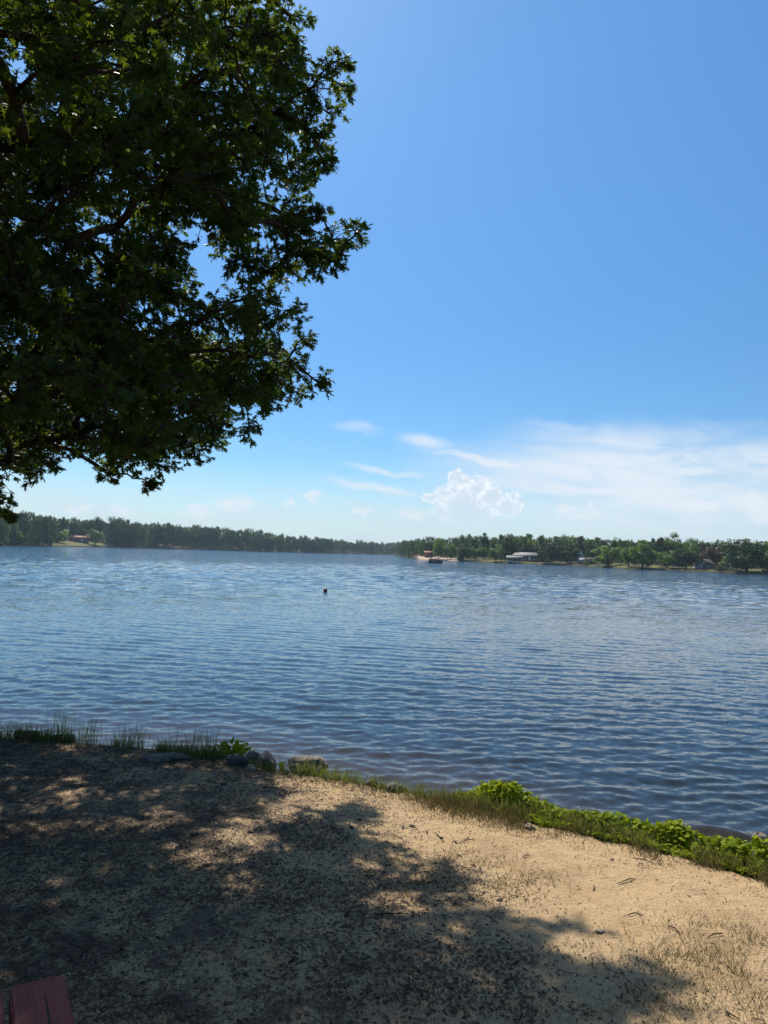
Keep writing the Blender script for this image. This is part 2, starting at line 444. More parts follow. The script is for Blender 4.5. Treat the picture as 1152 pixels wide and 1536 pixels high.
# ------------------------------------------------------------------ lake water
wa = np.concatenate([np.linspace(R(-88), R(-36), 70)[:-1], np.linspace(R(-36), R(36), 760), np.linspace(R(36), R(88), 70)[1:]])
rr = [3.0]
while rr[-1] < 1500: rr.append(rr[-1] + max(0.024, rr[-1] * 0.0046 if rr[-1] < 420 else rr[-1] * 0.03))
rr = np.array(rr)
WA, WR = np.meshgrid(wa, rr)
X = WR * np.sin(WA); Y = WR * np.cos(WA); Z = np.zeros_like(X); DX = np.zeros_like(X); DY = np.zeros_like(X)
wr = np.random.default_rng(5)
mainwind = R(-96)
group = 0.55 + 0.9 * fbm(X * 0.13, Y * 0.22, 41, 3)
PHN = [fbm(X * q_, Y * q_ * 1.5, 60 + int(q_ * 10), 2) for q_ in (0.35, 0.55, 0.8, 1.1, 0.25, 0.45)]
for i in range(80):
    lam = 0.11 * (10.0 ** (wr.random() ** 1.3))
    th = mainwind + wr.normal(0, R(15 if lam > 0.6 else 29))
    k = 2 * math.pi / lam
    steep = (0.010 if lam > 0.7 else 0.018 if lam > 0.34 else 0.034) * (0.6 + 0.8 * wr.random())
    a = 0.88 * steep / k
    ph = k * (X * math.cos(th) + Y * math.sin(th)) + wr.random() * 6.283 + 2.2 * PHN[i % 6]
    sp = np.maximum(WR * 0.0046, 0.024)
    w = np.clip(lam / sp / 3.0 - 1.0, 0, 1) * group
    w = w * (1 - sstep(90, 200, WR))
    Z += a * w * np.cos(ph)
    DX -= 0.8 * a * w * math.cos(th) * np.sin(ph); DY -= 0.8 * a * w * math.sin(th) * np.sin(ph)
gust_far = 0.7 + 0.6 * fbm(X * 0.018, Y * 0.05, 43, 3)
for i in range(44):
    lam = 0.75 * (3.4 ** (i / 43.0)); th = mainwind + wr.normal(0, R(24)); k = 2 * math.pi / lam
    a = 0.018 / k
    ph = k * (X * math.cos(th) + Y * math.sin(th)) + wr.random() * 6.283 + 2.2 * PHN[i % 6]
    w = np.clip(lam / (WR * 0.0046) / 2.6 - 1.0, 0, 1) * sstep(25, 80, WR) * (1 - sstep(140, 420, WR)) * gust_far
    Z += a * w * np.cos(ph)
    DX -= 0.8 * a * w * math.cos(th) * np.sin(ph); DY -= 0.8 * a * w * math.sin(th) * np.sin(ph)
# a small swell rising against the bank on the right
c0 = at_z(1085, 1254, WATER)
u_ = (X - c0[0]) * 0.82 - (Y - c0[1]) * 0.57; v_ = (X - c0[0]) * 0.57 + (Y - c0[1]) * 0.82
Z += 0.085 * np.exp(-(u_ / 0.42) ** 2 - (v_ / 0.15) ** 2)
me = grid_mesh('lake_water', np.stack([X + DX, Y + DY, WATER + Z], -1))
shoal = sstep(4.5, 0.3, (Y - yb(X)) * 0.9)
add_attr(me, 'shoal', shoal)
mt, T, out = new_mat('lake_water')
gn = T.n('ShaderNodeNewGeometry'); pos = gn.outputs['Position']
dist = T.vmath('LENGTH', pos)
rip = T.vmath('MULTIPLY', pos, (0.55, 1.25, 1.0))
na = T.vmath('SUBTRACT', T.noise(rip, 1.1, 3, 0.6, color=True), (0.5, 0.5, 0.5))
nb_ = T.vmath('SUBTRACT', T.noise(rip, 9.0, 4, 0.65, color=True), (0.5, 0.5, 0.5))
gust = T.ss(T.noise(T.vmath('MULTIPLY', pos, (0.02, 0.06, 1.0)), 1.0, 4, 0.6), 0.3, 0.7, 0.75, 1.25)
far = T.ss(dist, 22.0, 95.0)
amp_a = T.math('MULTIPLY', T.math('MULTIPLY_ADD', far, 1.5, 0.05), gust)
amp_b = T.math('MULTIPLY', T.math('MULTIPLY_ADD', far, 0.9, 0.52), gust)
dv = T.vmath('ADD', T.vmath('MULTIPLY', T.vmath('SCALE', na, scale=amp_a), (0.75, 1.0, 0.0)), T.vmath('MULTIPLY', T.vmath('SCALE', nb_, scale=T.math('MULTIPLY', amp_b, T.math('MULTIPLY_ADD', T.math('POWER', T.vmath('LENGTH', nb_), 2.0), T.ss(dist, 11.0, 40.0, 7.0, 22.0), 0.6))), (0.8, 1.0, 0.0)))
nrm = T.vmath('NORMALIZE', T.vmath('ADD', gn.outputs['Normal'], dv))
sh = T.n('ShaderNodeAttribute', attribute_name='shoal').outputs['Fac']
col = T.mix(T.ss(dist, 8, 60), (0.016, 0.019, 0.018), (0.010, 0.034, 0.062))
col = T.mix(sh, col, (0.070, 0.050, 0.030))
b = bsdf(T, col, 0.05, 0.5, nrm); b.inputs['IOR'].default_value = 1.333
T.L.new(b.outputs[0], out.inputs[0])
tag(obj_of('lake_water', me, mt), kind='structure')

# ------------------------------------------------------------------ the oak
def leaf_template(kind):
    if kind == 'oak':
        half = [(0, 0.0), (0.025, 0.10), (0.20, 0.22), (0.075, 0.33), (0.40, 0.58), (0.27, 0.62), (0.085, 0.60), (0.30, 0.90), (0.16, 0.86), (0.06, 0.80), (0, 1.0)]
        fold, droop = 0.28, 0.25
    elif kind == 'vine':
        half = [(0, 0.0), (0.30, -0.08), (0.50, 0.22), (0.36, 0.42), (0.40, 0.62), (0.18, 0.74), (0, 1.0)]
        fold, droop = 0.22, 0.3
    else:
        half = [(0, 0), (0.2, 0.15), (0.28, 0.45), (0.16, 0.8), (0, 1.0)]
        fold, droop = 0.2, 0.3
    mid = [(0, y) for y in (0.8, 0.6, 0.35)]
    vs = []; fs = []
    for sgn in (1, -1):
        b0 = len(vs)
        for x, y in half: vs.append([sgn * x * (0.86 if kind == 'oak' else 1.0), y, -fold * x + -droop * y * y * 0.6 + (0.05 if kind == 'vine' else 0)])
        for x, y in mid: vs.append([0, y, -droop * y * y * 0.6])
        f = list(range(b0, len(vs)))
        fs.append(f if sgn > 0 else f[::-1])
    return np.array(vs), fs
OAK = leaf_template('oak'); VINE = leaf_template('vine'); BROAD = leaf_template('broad')

tr = np.random.default_rng(23)
TRUNK = np.array([-5.6, 7.2])
clumps = []          # x, y, z, r
def cl(px, py, rpx, D):
    p = at_y(px, py, D); clumps.append([*p, rpx / FPX * D])
edge = [(432, 22, 42), (400, 70, 55), (500, 92, 34), (470, 130, 46), (515, 130, 24), (500, 175, 30), (460, 195, 46), (485, 245, 24), (440, 262, 46), (400, 190, 60), (475, 318, 20), (445, 322, 38), (535, 350, 22), (500, 365, 36), (505, 395, 22), (455, 385, 46), (400, 330, 55), (400, 410, 46), (440, 470, 32), (455, 505, 22), (395, 480, 55), (430, 545, 46), (475, 572, 24), (440, 590, 28), (385, 560, 55), (405, 605, 24), (375, 640, 24), (345, 600, 44), (350, 535, 55), (325, 645, 34), (300, 680, 20), (270, 660, 44), (285, 600, 44), (235, 700, 36), (225, 725, 16), (190, 690, 42), (160, 665, 42), (165, 712, 20), (60, 690, 30), (35, 700, 18), (20, 665, 42), (85, 660, 32), (112, 680, 16), (4, 755, 17), (10, 778, 12), (-12, 772, 26)]
for px, py, r in edge:
    D = 6.6 + 1.9 * tr.random() + (1.1 if py > 560 and px < 330 else 0)
    cl(px, py, r, D)
gaps = [(312, 405, 26), (285, 355, 6), (98, 645, 16), (345, 430, 8), (262, 588, 6)]
for i in range(900):
    px = tr.uniform(-260, 470); py = tr.uniform(-60, 700)
    # right and lower border of the crown in the photo
    lim = np.interp(py, [0, 60, 130, 200, 290, 350, 400, 460, 520, 570, 640, 700], [420, 440, 470, 460, 410, 470, 460, 420, 410, 420, 340, 240])
    if px > lim - 20: continue
    if any((px - a) ** 2 + (py - b) ** 2 < (g + 22) ** 2 for a, b, g in gaps): continue
    if py > 620 and 100 < px < 150: continue
    D = 5.2 + 4.8 * tr.random() ** 0.8
    if len(clumps) > 46 and tr.random() < 0.30: continue
    cl(px, py, tr.uniform(36, 52), D)
# boughs that hang closer to the camera at the upper left
for px, py, r, D in [(60, 60, 90, 3.6), (180, 60, 80, 3.9), (150, 150, 55, 4.6), (190, 190, 60, 5.0), (100, 210, 60, 4.7), (140, 260, 60, 5.2), (250, 200, 60, 5.6), (40, 230, 70, 4.6), (235, 110, 50, 3.6), (110, 120, 60, 3.7), (20, 140, 50, 4.0), (260, 20, 60, 4.4), (330, 60, 50, 5.0), (-40, 60, 90, 3.6), (150, 570, 55, 4.6), (60, 560, 75, 4.8), (190, 610, 40, 4.9), (20, 600, 60, 5.0), (100, 480, 70, 5.2), (30, 430, 70, 5.0), (-60, 520, 90, 4.8), (200, 520, 60, 5.6), (170, 650, 45, 5.6), (250, 640, 45, 6.0), (-30, 300, 80, 5.0), (60, 330, 60, 5.4)]:
    cl(px, py, r, D)
for px, py in [(-60, 590), (-20, 640), (20, 560), (40, 610), (70, 575), (110, 600), (140, 560), (150, 640), (190, 590), (210, 650), (230, 610), (255, 570), (290, 625), (310, 575), (-100, 630), (-70, 660), (200, 545), (60, 655), (170, 680), (255, 655)]:
    cl(px, py, 40, tr.uniform(9.2, 11.2))
for i in range(95):
    cl(tr.uniform(-170, 330), tr.uniform(525, 665), 38, tr.uniform(9.8, 12.4))
for i in range(45):
    cl(tr.uniform(-560, -170), tr.uniform(500, 690), 40, tr.uniform(8.5, 12.4))
for px, py, D in [(455, 270, 8.8), (465, 240, 9.2), (445, 340, 8.6), (480, 360, 8.2), (495, 362, 8.6), (465, 388, 8.0), (435, 300, 9.2), (430, 250, 9.6), (478, 220, 9.6), (460, 195, 9.8), (440, 370, 9.0), (420, 320, 9.4)]:
    cl(px, py, 30, D)
for px, py in [(250, 240), (290, 270), (330, 230), (220, 320), (260, 380), (300, 200), (350, 290), (240, 460), (270, 420), (330, 480), (180, 380), (200, 430), (370, 220), (300, 520)]:
    cl(px, py, 34, tr.uniform(8.6, 10.6))
n_vis = len(clumps)
# the rest of the crown, out of the frame: left, above, behind; enlarged to block sky light
tries = 0
while len(clumps) < n_vis + 520 and tries < 20000:
    tries += 1
    u = unit(tr.normal(size=3)); rad = tr.random() ** 0.4
    p = np.array([-5.2, 4.2, 6.2]) + u * rad * np.array([5.8, 6.4, 4.4])
    if p[2] < 2.2 or (p[2] < 3.0 and p[1] < 4): continue
    r = tr.uniform(0.38, 0.6)
    x_, y_, z_ = project(p)
    if z_ > -1.0 and z_ < 0.8: continue
    m_ = FPX * r * 1.35 / max(z_, 0.3)
    if z_ > 0 and x_ > -m_ and y_ > -m_ and x_ < 1152 + m_: continue
    if p[0] > 0.9: continue
    clumps.append([*p, r])
clumps = np.array(clumps)
# skeleton: trunk nodes, then each clump joins the nearest node that lies nearer the trunk
nodes = []; parent_i = []; limb_of = []
for i, z in enumerate(np.linspace(-0.55, 9.6, 15)):
    nodes.append([TRUNK[0] + 0.18 * math.sin(z * 0.7), TRUNK[1] + 0.15 * math.cos(z * 0.9), z]); parent_i.append(i - 1); limb_of.append(-1)
n_tr = len(nodes)
dtr = np.hypot(clumps[:, 0] - TRUNK[0], clumps[:, 1] - TRUNK[1]) + 0.25 * np.abs(clumps[:, 2] - 5)
node_d = [0.0] * n_tr
weight = [0] * n_tr
for ci in np.argsort(dtr):
    c = clumps[ci, :3]
    arr = np.array(nodes)
    dd = np.linalg.norm(arr - c, axis=1) + 0.35 * np.array(node_d)
    dd[:n_tr] += np.where(arr[:n_tr, 2] > c[2] + 0.2, 2.5, 0) + np.where(arr[:n_tr, 2] < 2.4, 5, 0) + 0.25 * np.abs(arr[:n_tr, 2] - (c[2] - 0.4 * dtr[ci]))
    j = int(np.argmin(dd))
    nodes.append(list(c)); parent_i.append(j); node_d.append(node_d[j] + np.linalg.norm(arr[j] - c))
    limb_of.append(len(nodes) - 1 if j < n_tr else limb_of[j]); weight.append(0)
NN = len(nodes); cnt = np.ones(NN)
for i in range(NN - 1, n_tr - 1, -1): cnt[parent_i[i]] += cnt[i] if parent_i[i] >= n_tr else 0
nodes = np.array(nodes)
oak = thing('oak_tree', 'big spreading oak at the left, its dark lobed leaves overhanging the sand', 'tree', (TRUNK[0], TRUNK[1], float(ground_z(*TRUNK))))
off = np.array(oak.location)
I = Inst()
tz = nodes[:n_tr, 2]
tube_into(I, nodes[:n_tr] - off, np.interp(tz, [-0.55, 0.1, 1.5, 5, 9.6], [0.46, 0.34, 0.27, 0.19, 0.05]), 14)
part('trunk', I, M_bark, oak, True)
limbs = {}
leafpos = []; leafdir = []; leafn = []; leafsz = []
for i in range(n_tr, NN):
    p0 = nodes[parent_i[i]]; p1 = nodes[i]
    L = np.linalg.norm(p1 - p0)
    tt = np.linspace(0, 1, 6)[:, None]
    pts = p0 + (p1 - p0) * tt + np.array([0, 0, 1.0]) * (0.10 * L) * np.sin(tt * math.pi) + tr.normal(0, 0.025 * L, (6, 3)) * np.sin(tt * math.pi)
    r1 = 0.009 * cnt[i] ** 0.5; r0 = 0.009 * (cnt[parent_i[i]] if parent_i[i] >= n_tr else cnt[i] * 1.5) ** 0.5
    J = limbs.setdefault(limb_of[i], Inst())
    tube_into(J, pts - off, np.linspace(min(r0, r1 * 1.6), r1, 6), 6)
    ci_r = clumps[np.argmin(np.linalg.norm(clumps[:, :3] - p1, axis=1)), 3]
    nt = int(np.clip(26 * (ci_r / 0.4) ** 1.7, 9, 40))
    out_dir = unit(p1 - np.array([TRUNK[0], TRUNK[1], p1[2] - 0.6]))
    for k in range(nt):
        dv = unit(tr.normal(size=3) * np.array([1, 1, 0.75]) + 0.35 * out_dir)
        tip = p1 + dv * ci_r * tr.uniform(0.55, 1.05)
        st = p0 + (p1 - p0) * tr.uniform(0.75, 1.0) if k % 3 else p1
        md = (st + tip) / 2 + np.array([0, 0, 0.06 * ci_r])
        tube_into(J, np.array([st, md, tip]) - off, [0.006, 0.0045, 0.002], 3)
        nl = int(tr.integers(10, 16))
        ax = unit(tip - md)
        f = np.where(np.arange(nl) < nl * 0.55, tr.uniform(0.75, 1.02, nl), tr.uniform(0.25, 0.8, nl))[:, None]
        pp = st * (1 - f) ** 2 + 2 * md * f * (1 - f) + tip * f ** 2
        ld = unit(tr.normal(size=(nl, 3)) * np.array([1, 1, 0.55]) + 0.75 * ax + np.array([0, 0, -0.22]))
        leafpos.append(pp); leafdir.append(ld); leafn.append(unit(tr.normal(size=(nl, 3)) * 0.65 + np.array([0.05, -0.1, 0.9]))); leafsz.append(tr.uniform(0.085, 0.155, nl))
for k, J in limbs.items(): part('limb', J, M_bark, oak, True)
LP = np.concatenate(leafpos); LD = np.concatenate(leafdir); LN = np.concatenate(leafn); LS = np.concatenate(leafsz) * 0.68
I = Inst(); I.add(OAK[0], OAK[1], frames(LD, LN, LS), LP - off)
part('crown', I, M_oak, oak)
print('oak leaves', len(LP), 'clumps', len(clumps), 'limbs', len(limbs))

# ------------------------------------------------------------------ far trees: prototypes (unit height, unit width)
fr = np.random.default_rng(31)
SPRAY = (np.array([[-0.5, 0, 0], [-0.15, -0.45, 0.1], [0.5, -0.1, 0], [0.2, 0.5, -0.1]]), [[0, 1, 2, 3]])
def crown_inst(shape, nq, size, seed, nb=26):
    g = np.random.default_rng(seed)
    C = []
    for i in range(nb):
        if shape == 'round':
            u = unit(g.normal(size=3)); q = g.random() ** 0.35
            c = np.array([0, 0, 0.50]) + u * q * np.array([0.37, 0.37, 0.38]); r = g.uniform(0.10, 0.17)
        elif shape == 'oval':
            u = unit(g.normal(size=3)); q = g.random() ** 0.35
            c = np.array([0, 0, 0.50]) + u * q * np.array([0.34, 0.34, 0.42]); r = g.uniform(0.08, 0.16)
        elif shape == 'wide':
            u = unit(g.normal(size=3)); u[2] = u[2] * 0.85 + 0.10; q = g.random() ** 0.3
            c = np.array([0, 0, 0.44]) + u * q * np.array([0.39, 0.39, 0.46]); r = g.uniform(0.10, 0.16)
        elif shape == 'pine':
            z = g.uniform(0.28, 0.95); w = 0.40 * (1 - z) ** 0.7 + 0.06; a = g.uniform(0, 6.28)
            c = np.array([w * math.cos(a) * g.random(), w * math.sin(a) * g.random(), z]); r = g.uniform(0.07, 0.13)
        elif shape == 'forest':
            z = g.uniform(0.02, 0.90); w = 0.38 * min(1, (1 - z) * 6 + 0.30); a = g.uniform(0, 6.28); q = g.random() ** 0.5
            c = np.array([w * math.cos(a) * q, w * math.sin(a) * q, z]); r = g.uniform(0.08, 0.15)
        else:                                    # bush
            u = unit(g.normal(size=3)); u[2] = abs(u[2])
            c = np.array([0, 0, 0.15]) + u * g.random() ** 0.4 * np.array([0.38, 0.38, 0.65]); r = g.uniform(0.14, 0.24)
        C.append([*c, r])
    C = np.array(C)
    k = g.choice(len(C), nq, p=C[:, 3] ** 2 / (C[:, 3] ** 2).sum())
    u = unit(g.normal(size=(nq, 3)))
    P_ = C[k, :3] + u * C[k, 3:4] * (g.random((nq, 1)) ** 0.33) * np.array([1, 1, 0.85])
    if shape == 'willow': pass
    P_[:, 2] = np.maximum(P_[:, 2], 0.01)
    nrm_ = unit(u + g.normal(size=(nq, 3)) * 0.6 + np.array([0, 0, 0.25])); d = unit(np.cross(nrm_, g.normal(size=(nq, 3))))
    return frames(d, nrm_, g.uniform(0.7, 1.4, nq) * size), P_
def proto(shape, nq, size, seed, nb=26, trunk_top=0.6, tr_r=0.022):
    I = Inst(); Mx, P_ = crown_inst(shape, nq, size, seed, nb); I.add(*SPRAY, Mx, P_)
    c = I.mesh('crown_' + shape)
    I = Inst(); g = np.random.default_rng(seed + 1)
    tube_into(I, [(0, 0, -0.06), (0, 0, 0.03), (0.01, 0, 0.3), (0, 0.01, trunk_top)], [tr_r * 1.5, tr_r, tr_r * 0.8, tr_r * 0.4], 7)
    for q in range(5):
        a = q * 1.26 + g.random(); z = g.uniform(0.22, 0.42)
        tube_into(I, [(0, 0, z), (0.12 * math.cos(a), 0.12 * math.sin(a), z + 0.12), (0.26 * math.cos(a), 0.26 * math.sin(a), z + 0.27)], [tr_r * 0.55, tr_r * 0.4, tr_r * 0.15], 5)
    return c, I.mesh('trunk_' + shape, True)
PR = {'round': [proto('round', 2300, 0.046, 100 + i) for i in range(3)],
      'oval': [proto('oval', 2300, 0.044, 110 + i, 32) for i in range(3)],
      'wide': [proto('wide', 2500, 0.046, 120 + i, 30, 0.5, 0.026) for i in range(3)],
      'pine': [proto('pine', 1900, 0.042, 130 + i, 34, 0.9, 0.014) for i in range(3)],
      'forest': [proto('forest', 1700, 0.045, 140 + i, 44, 0.9, 0.012) for i in range(5)],
      'bush': [proto('bush', 900, 0.09, 150 + i, 14, 0.4, 0.02) for i in range(2)]}
crown_cache = {}
def crown_copy(shape, k, mat):
    key = (shape, k, mat.name)
    if key not in crown_cache:
        me = PR[shape][k][0].copy(); me.materials.clear(); me.materials.append(mat); crown_cache[key] = me
    return crown_cache[key]
for l in PR.values():
    for c, t in l: t.materials.append(M_trunk)
def shore_pos(px, t):
    a = az_px(px); r = shore_r(a) + t
    return np.array([r * math.sin(a), r * math.cos(a), float(terr(np.array(a), np.array(float(t))))]), a, r
def far_tree(px, top, w, t, shape, mat, label, group=None, name='tree', sink=0.0, cat='tree'):
    p, a, r = shore_pos(px, t)
    depth = p @ np.array([0, 1, 0])
    zt = at_y(px, top, p[1])[2]
    H = max(zt - p[2], 2.0) + sink
    wid = w * (1.2 if t < 30 and cat == 'tree' and name == 'tree' else 1.0) / FPX * depth / math.cos(a) * 1.0
    k = int(fr.integers(len(PR[shape])))
    o = thing(name, label, cat, (p[0], p[1], p[2] - sink), fr.uniform(0, 6.28), group)
    o.scale = (wid / 0.92, wid / 0.92, H / 0.97)
    link(bpy.data.objects.new('crown', crown_copy(shape, k, mat)), o)
    link(bpy.data.objects.new('trunk', PR[shape][k][1]), o)
    return o
prof_px = [-420, 0, 40, 100, 170, 200, 260, 320, 380, 440, 500, 560, 588, 600, 640, 700, 745, 800, 845, 900, 960, 1000, 1050, 1100, 1152, 1260]
prof_py = [764, 767, 768, 776, 775, 780, 784, 788, 793, 802, 807, 811, 813, 811, 805, 803, 802, 803, 802, 806, 808, 807, 810, 809, 812, 812]
def prof(px): return np.interp(px, prof_px, prof_py)
# woods that read as one mass, behind the first rows
def wood(name, x0, x1, n, t0, t1, drop, mat):
    I = Inst()
    for i in range(n):
        px = fr.uniform(x0, x1); t = fr.uniform(t0, t1)
        if 84 < px < 154: t = max(t, 50)
        p, a, r = shore_pos(px, t)
        zt = at_y(px, prof(px) + fr.uniform(0, drop), p[1])[2]
        H = max(zt - p[2], 5); w = H * fr.uniform(0.4, 0.6)
        Mx, P_ = crown_inst('forest', 420, 0.10, int(fr.integers(1 << 30)), 22)
        sc = np.array([w, w, H])
        I.add(*SPRAY, Mx * sc[None, :, None], P_ * sc + p)
    o = part(name, I, mat, None); tag(o, kind='stuff'); return o
tag(wood('distant_woods', -420, 592, 360, 12, 45, 8, M_wood), 'distant green woods along the left shore of the lake', 'woods')
tag(wood('distant_woods', 592, 1450, 360, 38, 95, 12, M_wood), 'distant green woods behind the houses on the right shore', 'woods')
# first rows of the left and middle shore: every tree one can see by itself
px = -100.0
while px < 590:
    step = np.interp(px, [-100, 200, 590], [9.5, 8.0, 4.6])
    if not (80 < px < 162):
        far_tree(px + fr.uniform(-2, 2), prof(px) + fr.uniform(-1, 4), step * fr.uniform(2.2, 3.2), fr.uniform(2, 10), 'forest' if fr.random() < 0.4 else 'oval', M_wood if fr.random() < 0.8 else M_dark,
                 'tall dark green tree in the unbroken wood along the far left shore', 'trees of the left shore wood', 'forest_tree')
    px += step
px = 90
while px < 150:
    far_tree(px, prof(px) + fr.uniform(-1, 4), 15, fr.uniform(48, 60), 'forest', M_wood, 'tall dark green tree in the wood behind the brown lakeside house at left', 'trees behind the left house', 'forest_tree'); px += 8
px = 582.0
while px < 606:
    far_tree(px, prof(px) + fr.uniform(-1, 3), 13, fr.uniform(3, 30), 'oval', M_wood, 'tall green tree in the wood behind the pale beach', 'trees behind the beach', 'forest_tree'); px += 2.4
px = 597.0
while px < 700:
    far_tree(px + fr.uniform(-1.5, 1.5), prof(px) + fr.uniform(-1, 6), fr.uniform(12, 19), fr.uniform(28, 60) if px > 622 else fr.uniform(2, 12), 'forest', M_wood,
             'tall green tree in the wood behind the pale beach', 'trees behind the beach', 'forest_tree'); px += 5.5
px = 700.0
while px < 1230:
    far_tree(px + fr.uniform(-2, 2), prof(px) + fr.uniform(-2, 7), fr.uniform(18, 30), fr.uniform(30, 60), ['forest', 'oval', 'forest', 'pine'][int(fr.integers(4))], [M_wood, M_mid, M_wood, M_dark, M_red][int(fr.choice(5, p=[.36, .34, .14, .10, .06]))],
             'tall tree in the row that closes the view behind the right shore', 'background trees of the right shore', 'forest_tree'); px += 8.5
# single trees
far_tree(90, 791, 19, 22, 'round', M_bright, 'small rounded light green tree left of the brown lakeside house')
far_tree(125, 790, 17, 44, 'round', M_mid, 'grey green rounded treetop showing just behind the brown house at left')
far_tree(142, 791, 25, 9, 'round', M_mid, 'rounded tree with bare trunk on the lawn right of the brown lakeside house')
far_tree(177, 789, 27, 8, 'wide', M_mid, 'broad pale tree at the right end of the left shore lawn')
far_tree(18, 785, 26, 3, 'oval', M_bright, 'pale green feathery tree at the left edge of the far shore')
far_tree(658, 808, 21, 4, 'oval', M_bright, 'yellow green upright tree on the beach right behind the pontoon boat')
far_tree(676, 813, 20, 10, 'round', M_mid, 'green tree shading the beach just right of the yellow green tree')
far_tree(695, 816, 22, 4, 'wide', M_dark, 'dark low branched tree at the right end of the beach')
far_tree(712, 819, 18, 8, 'round', M_bright, 'pale green small tree between the beach and the boathouse')
far_tree(725, 816, 15, 12, 'oval', M_mid, 'slim tree with thin trunk left of the boathouse lawn')
far_tree(727, 806, 26, 24, 'pine', M_dark, 'dark evergreen rising behind the slim lawn trees')
far_tree(744, 817, 25, 4, 'round', M_mid, 'rounded dark tree just left of the boathouse roof')
far_tree(762, 803, 30, 26, 'oval', M_dark, 'very dark tall tree standing behind the left end of the grey roofed house')
far_tree(795, 810, 28, 30, 'oval', M_dark, 'dark tree standing right behind the grey roofed house')
far_tree(825, 811, 32, 5, 'oval', M_dark, 'tall dark tree with forked trunk right of the grey roofed house')
far_tree(846, 801, 22, 40, 'round', M_mid, 'tallest green crown on the skyline between the two houses')
far_tree(856, 815, 30, 9, 'wide', M_dark, 'low dark spreading tree left of the white gabled cabin')
far_tree(912, 817, 42, 4, 'wide', M_bright, 'wide light green weeping tree right of the tan brick house')
far_tree(943, 818, 24, 9, 'round', M_mid, 'green tree between the weeping tree and the twin dark trees')
far_tree(964, 809, 40, 5, 'wide', M_mid, 'large broad tree with drooping dark skirt at the water, right of the weeping tree')
far_tree(1001, 824, 30, 8, 'round', M_bright, 'small light green tree in front of the tall skyline tree at right')
far_tree(1004, 797, 36, 32, 'round', M_mid, 'tall rounded tree standing highest on the right skyline')
far_tree(1029, 822, 34, 8, 'round', M_dark, 'dark shady tree left of the dark gabled house')
far_tree(1068, 819, 32, 26, 'round', M_red, 'reddish brown tree behind the dark gabled house')
far_tree(1092, 822, 26, 12, 'wide', M_mid, 'green tree just right of the dark gabled house')
far_tree(1120, 806, 62, 5, 'wide', M_dark, 'huge dark spreading tree at the right end of the far shore')
far_tree(1158, 812, 44, 12, 'wide', M_mid, 'green tree cut off by the right edge behind the huge dark tree')
far_tree(1082, 849, 13, 1.6, 'bush', M_dark, 'round dark green shrub at the water below the gabled house', name='shrub', cat='shrub')
far_tree(1151, 853, 12, 1.6, 'bush', M_dark, 'dark shrub on the bank at the right edge of the far shore', name='shrub', cat='shrub')
far_tree(690, 836, 12, 1.5, 'bush', M_dark, 'low dark shrub at the foot of the tree ending the beach', name='shrub', cat='shrub')
far_tree(880, 841, 9, 3, 'bush', M_mid, 'small green shrub below the tan brick house', name='shrub', cat='shrub')
far_tree(55, 813, 10, 2, 'bush', M_bright, 'low light green shrub at the left end of the far lawn', name='shrub', cat='shrub')

# ------------------------------------------------------------------ far buildings
M_white = simple('white_paint', (0.75, 0.74, 0.72), (0.62, 0.61, 0.59), 2, 0.6)
M_greyroof = simple('grey_shingle', (0.30, 0.28, 0.27), (0.22, 0.21, 0.21), 2, 0.85)
M_darkroof = simple('dark_shingle', (0.06, 0.045, 0.042), (0.04, 0.032, 0.032), 2, 0.85)
M_redroof = simple('rust_roof', (0.34, 0.15, 0.09), (0.24, 0.10, 0.07), 2, 0.8)
M_brown = simple('brown_siding', (0.13, 0.085, 0.06), (0.09, 0.06, 0.045), 2, 0.8)
M_grey = simple('grey_siding', (0.30, 0.28, 0.25), (0.23, 0.215, 0.19), 2, 0.8)
M_tan = simple('tan_brick', (0.42, 0.27, 0.17), (0.30, 0.19, 0.12), 3, 0.85)
M_brick = simple('red_brick', (0.26, 0.10, 0.075), (0.19, 0.075, 0.06), 3, 0.85)
M_glass = simple('window_glass', (0.03, 0.04, 0.05), (0.02, 0.025, 0.03), 1, 0.12, 0, 0.6)
M_dock = simple('dock_wood', (0.32, 0.28, 0.23), (0.22, 0.19, 0.16), 3, 0.85)
M_alu = simple('aluminium', (0.6, 0.6, 0.6), (0.5, 0.5, 0.5), 3, 0.35, 0, 0.5, metal=0.8)

def roof_into(I, w, dp, h0, h1, ov=0.4, along='x', hip=0.0, cx=0, cy=0, th=0.16):
    """a gabled (or hipped) roof slab with real thickness; the ridge runs along x or y"""
    if along == 'x':
        a, b = w / 2 + ov, dp / 2 + ov
        prof_ = lambda s, z: [(-a + hip * (z > h0 + 0.01), s * b * (z < h1 - 0.01), z), (a - hip * (z > h0 + 0.01), s * b * (z < h1 - 0.01), z)]
    else:
        a, b = dp / 2 + ov, w / 2 + ov
        prof_ = lambda s, z: [(s * b * (z < h1 - 0.01), -a + hip * (z > h0 + 0.01), z), (s * b * (z < h1 - 0.01), a - hip * (z > h0 + 0.01), z)]
    e0 = prof_(-1, h0); r0 = prof_(0, h1); e1 = prof_(1, h0)
    v = e0 + r0 + e1
    v2 = [(x, y, z - th) for x, y, z in v]
    vs = np.array(v + v2) + np.array([cx, cy, 0])
    fs = [[0, 1, 3, 2], [2, 3, 5, 4], [7, 6, 8, 9], [9, 8, 10, 11], [0, 6, 7, 1], [4, 5, 11, 10], [0, 2, 8, 6], [2, 4, 10, 8], [1, 7, 9, 3], [3, 9, 11, 5]]
    if hip: fs += [[0, 2, 4], [1, 5, 3]]
    I.raw(vs, fs)

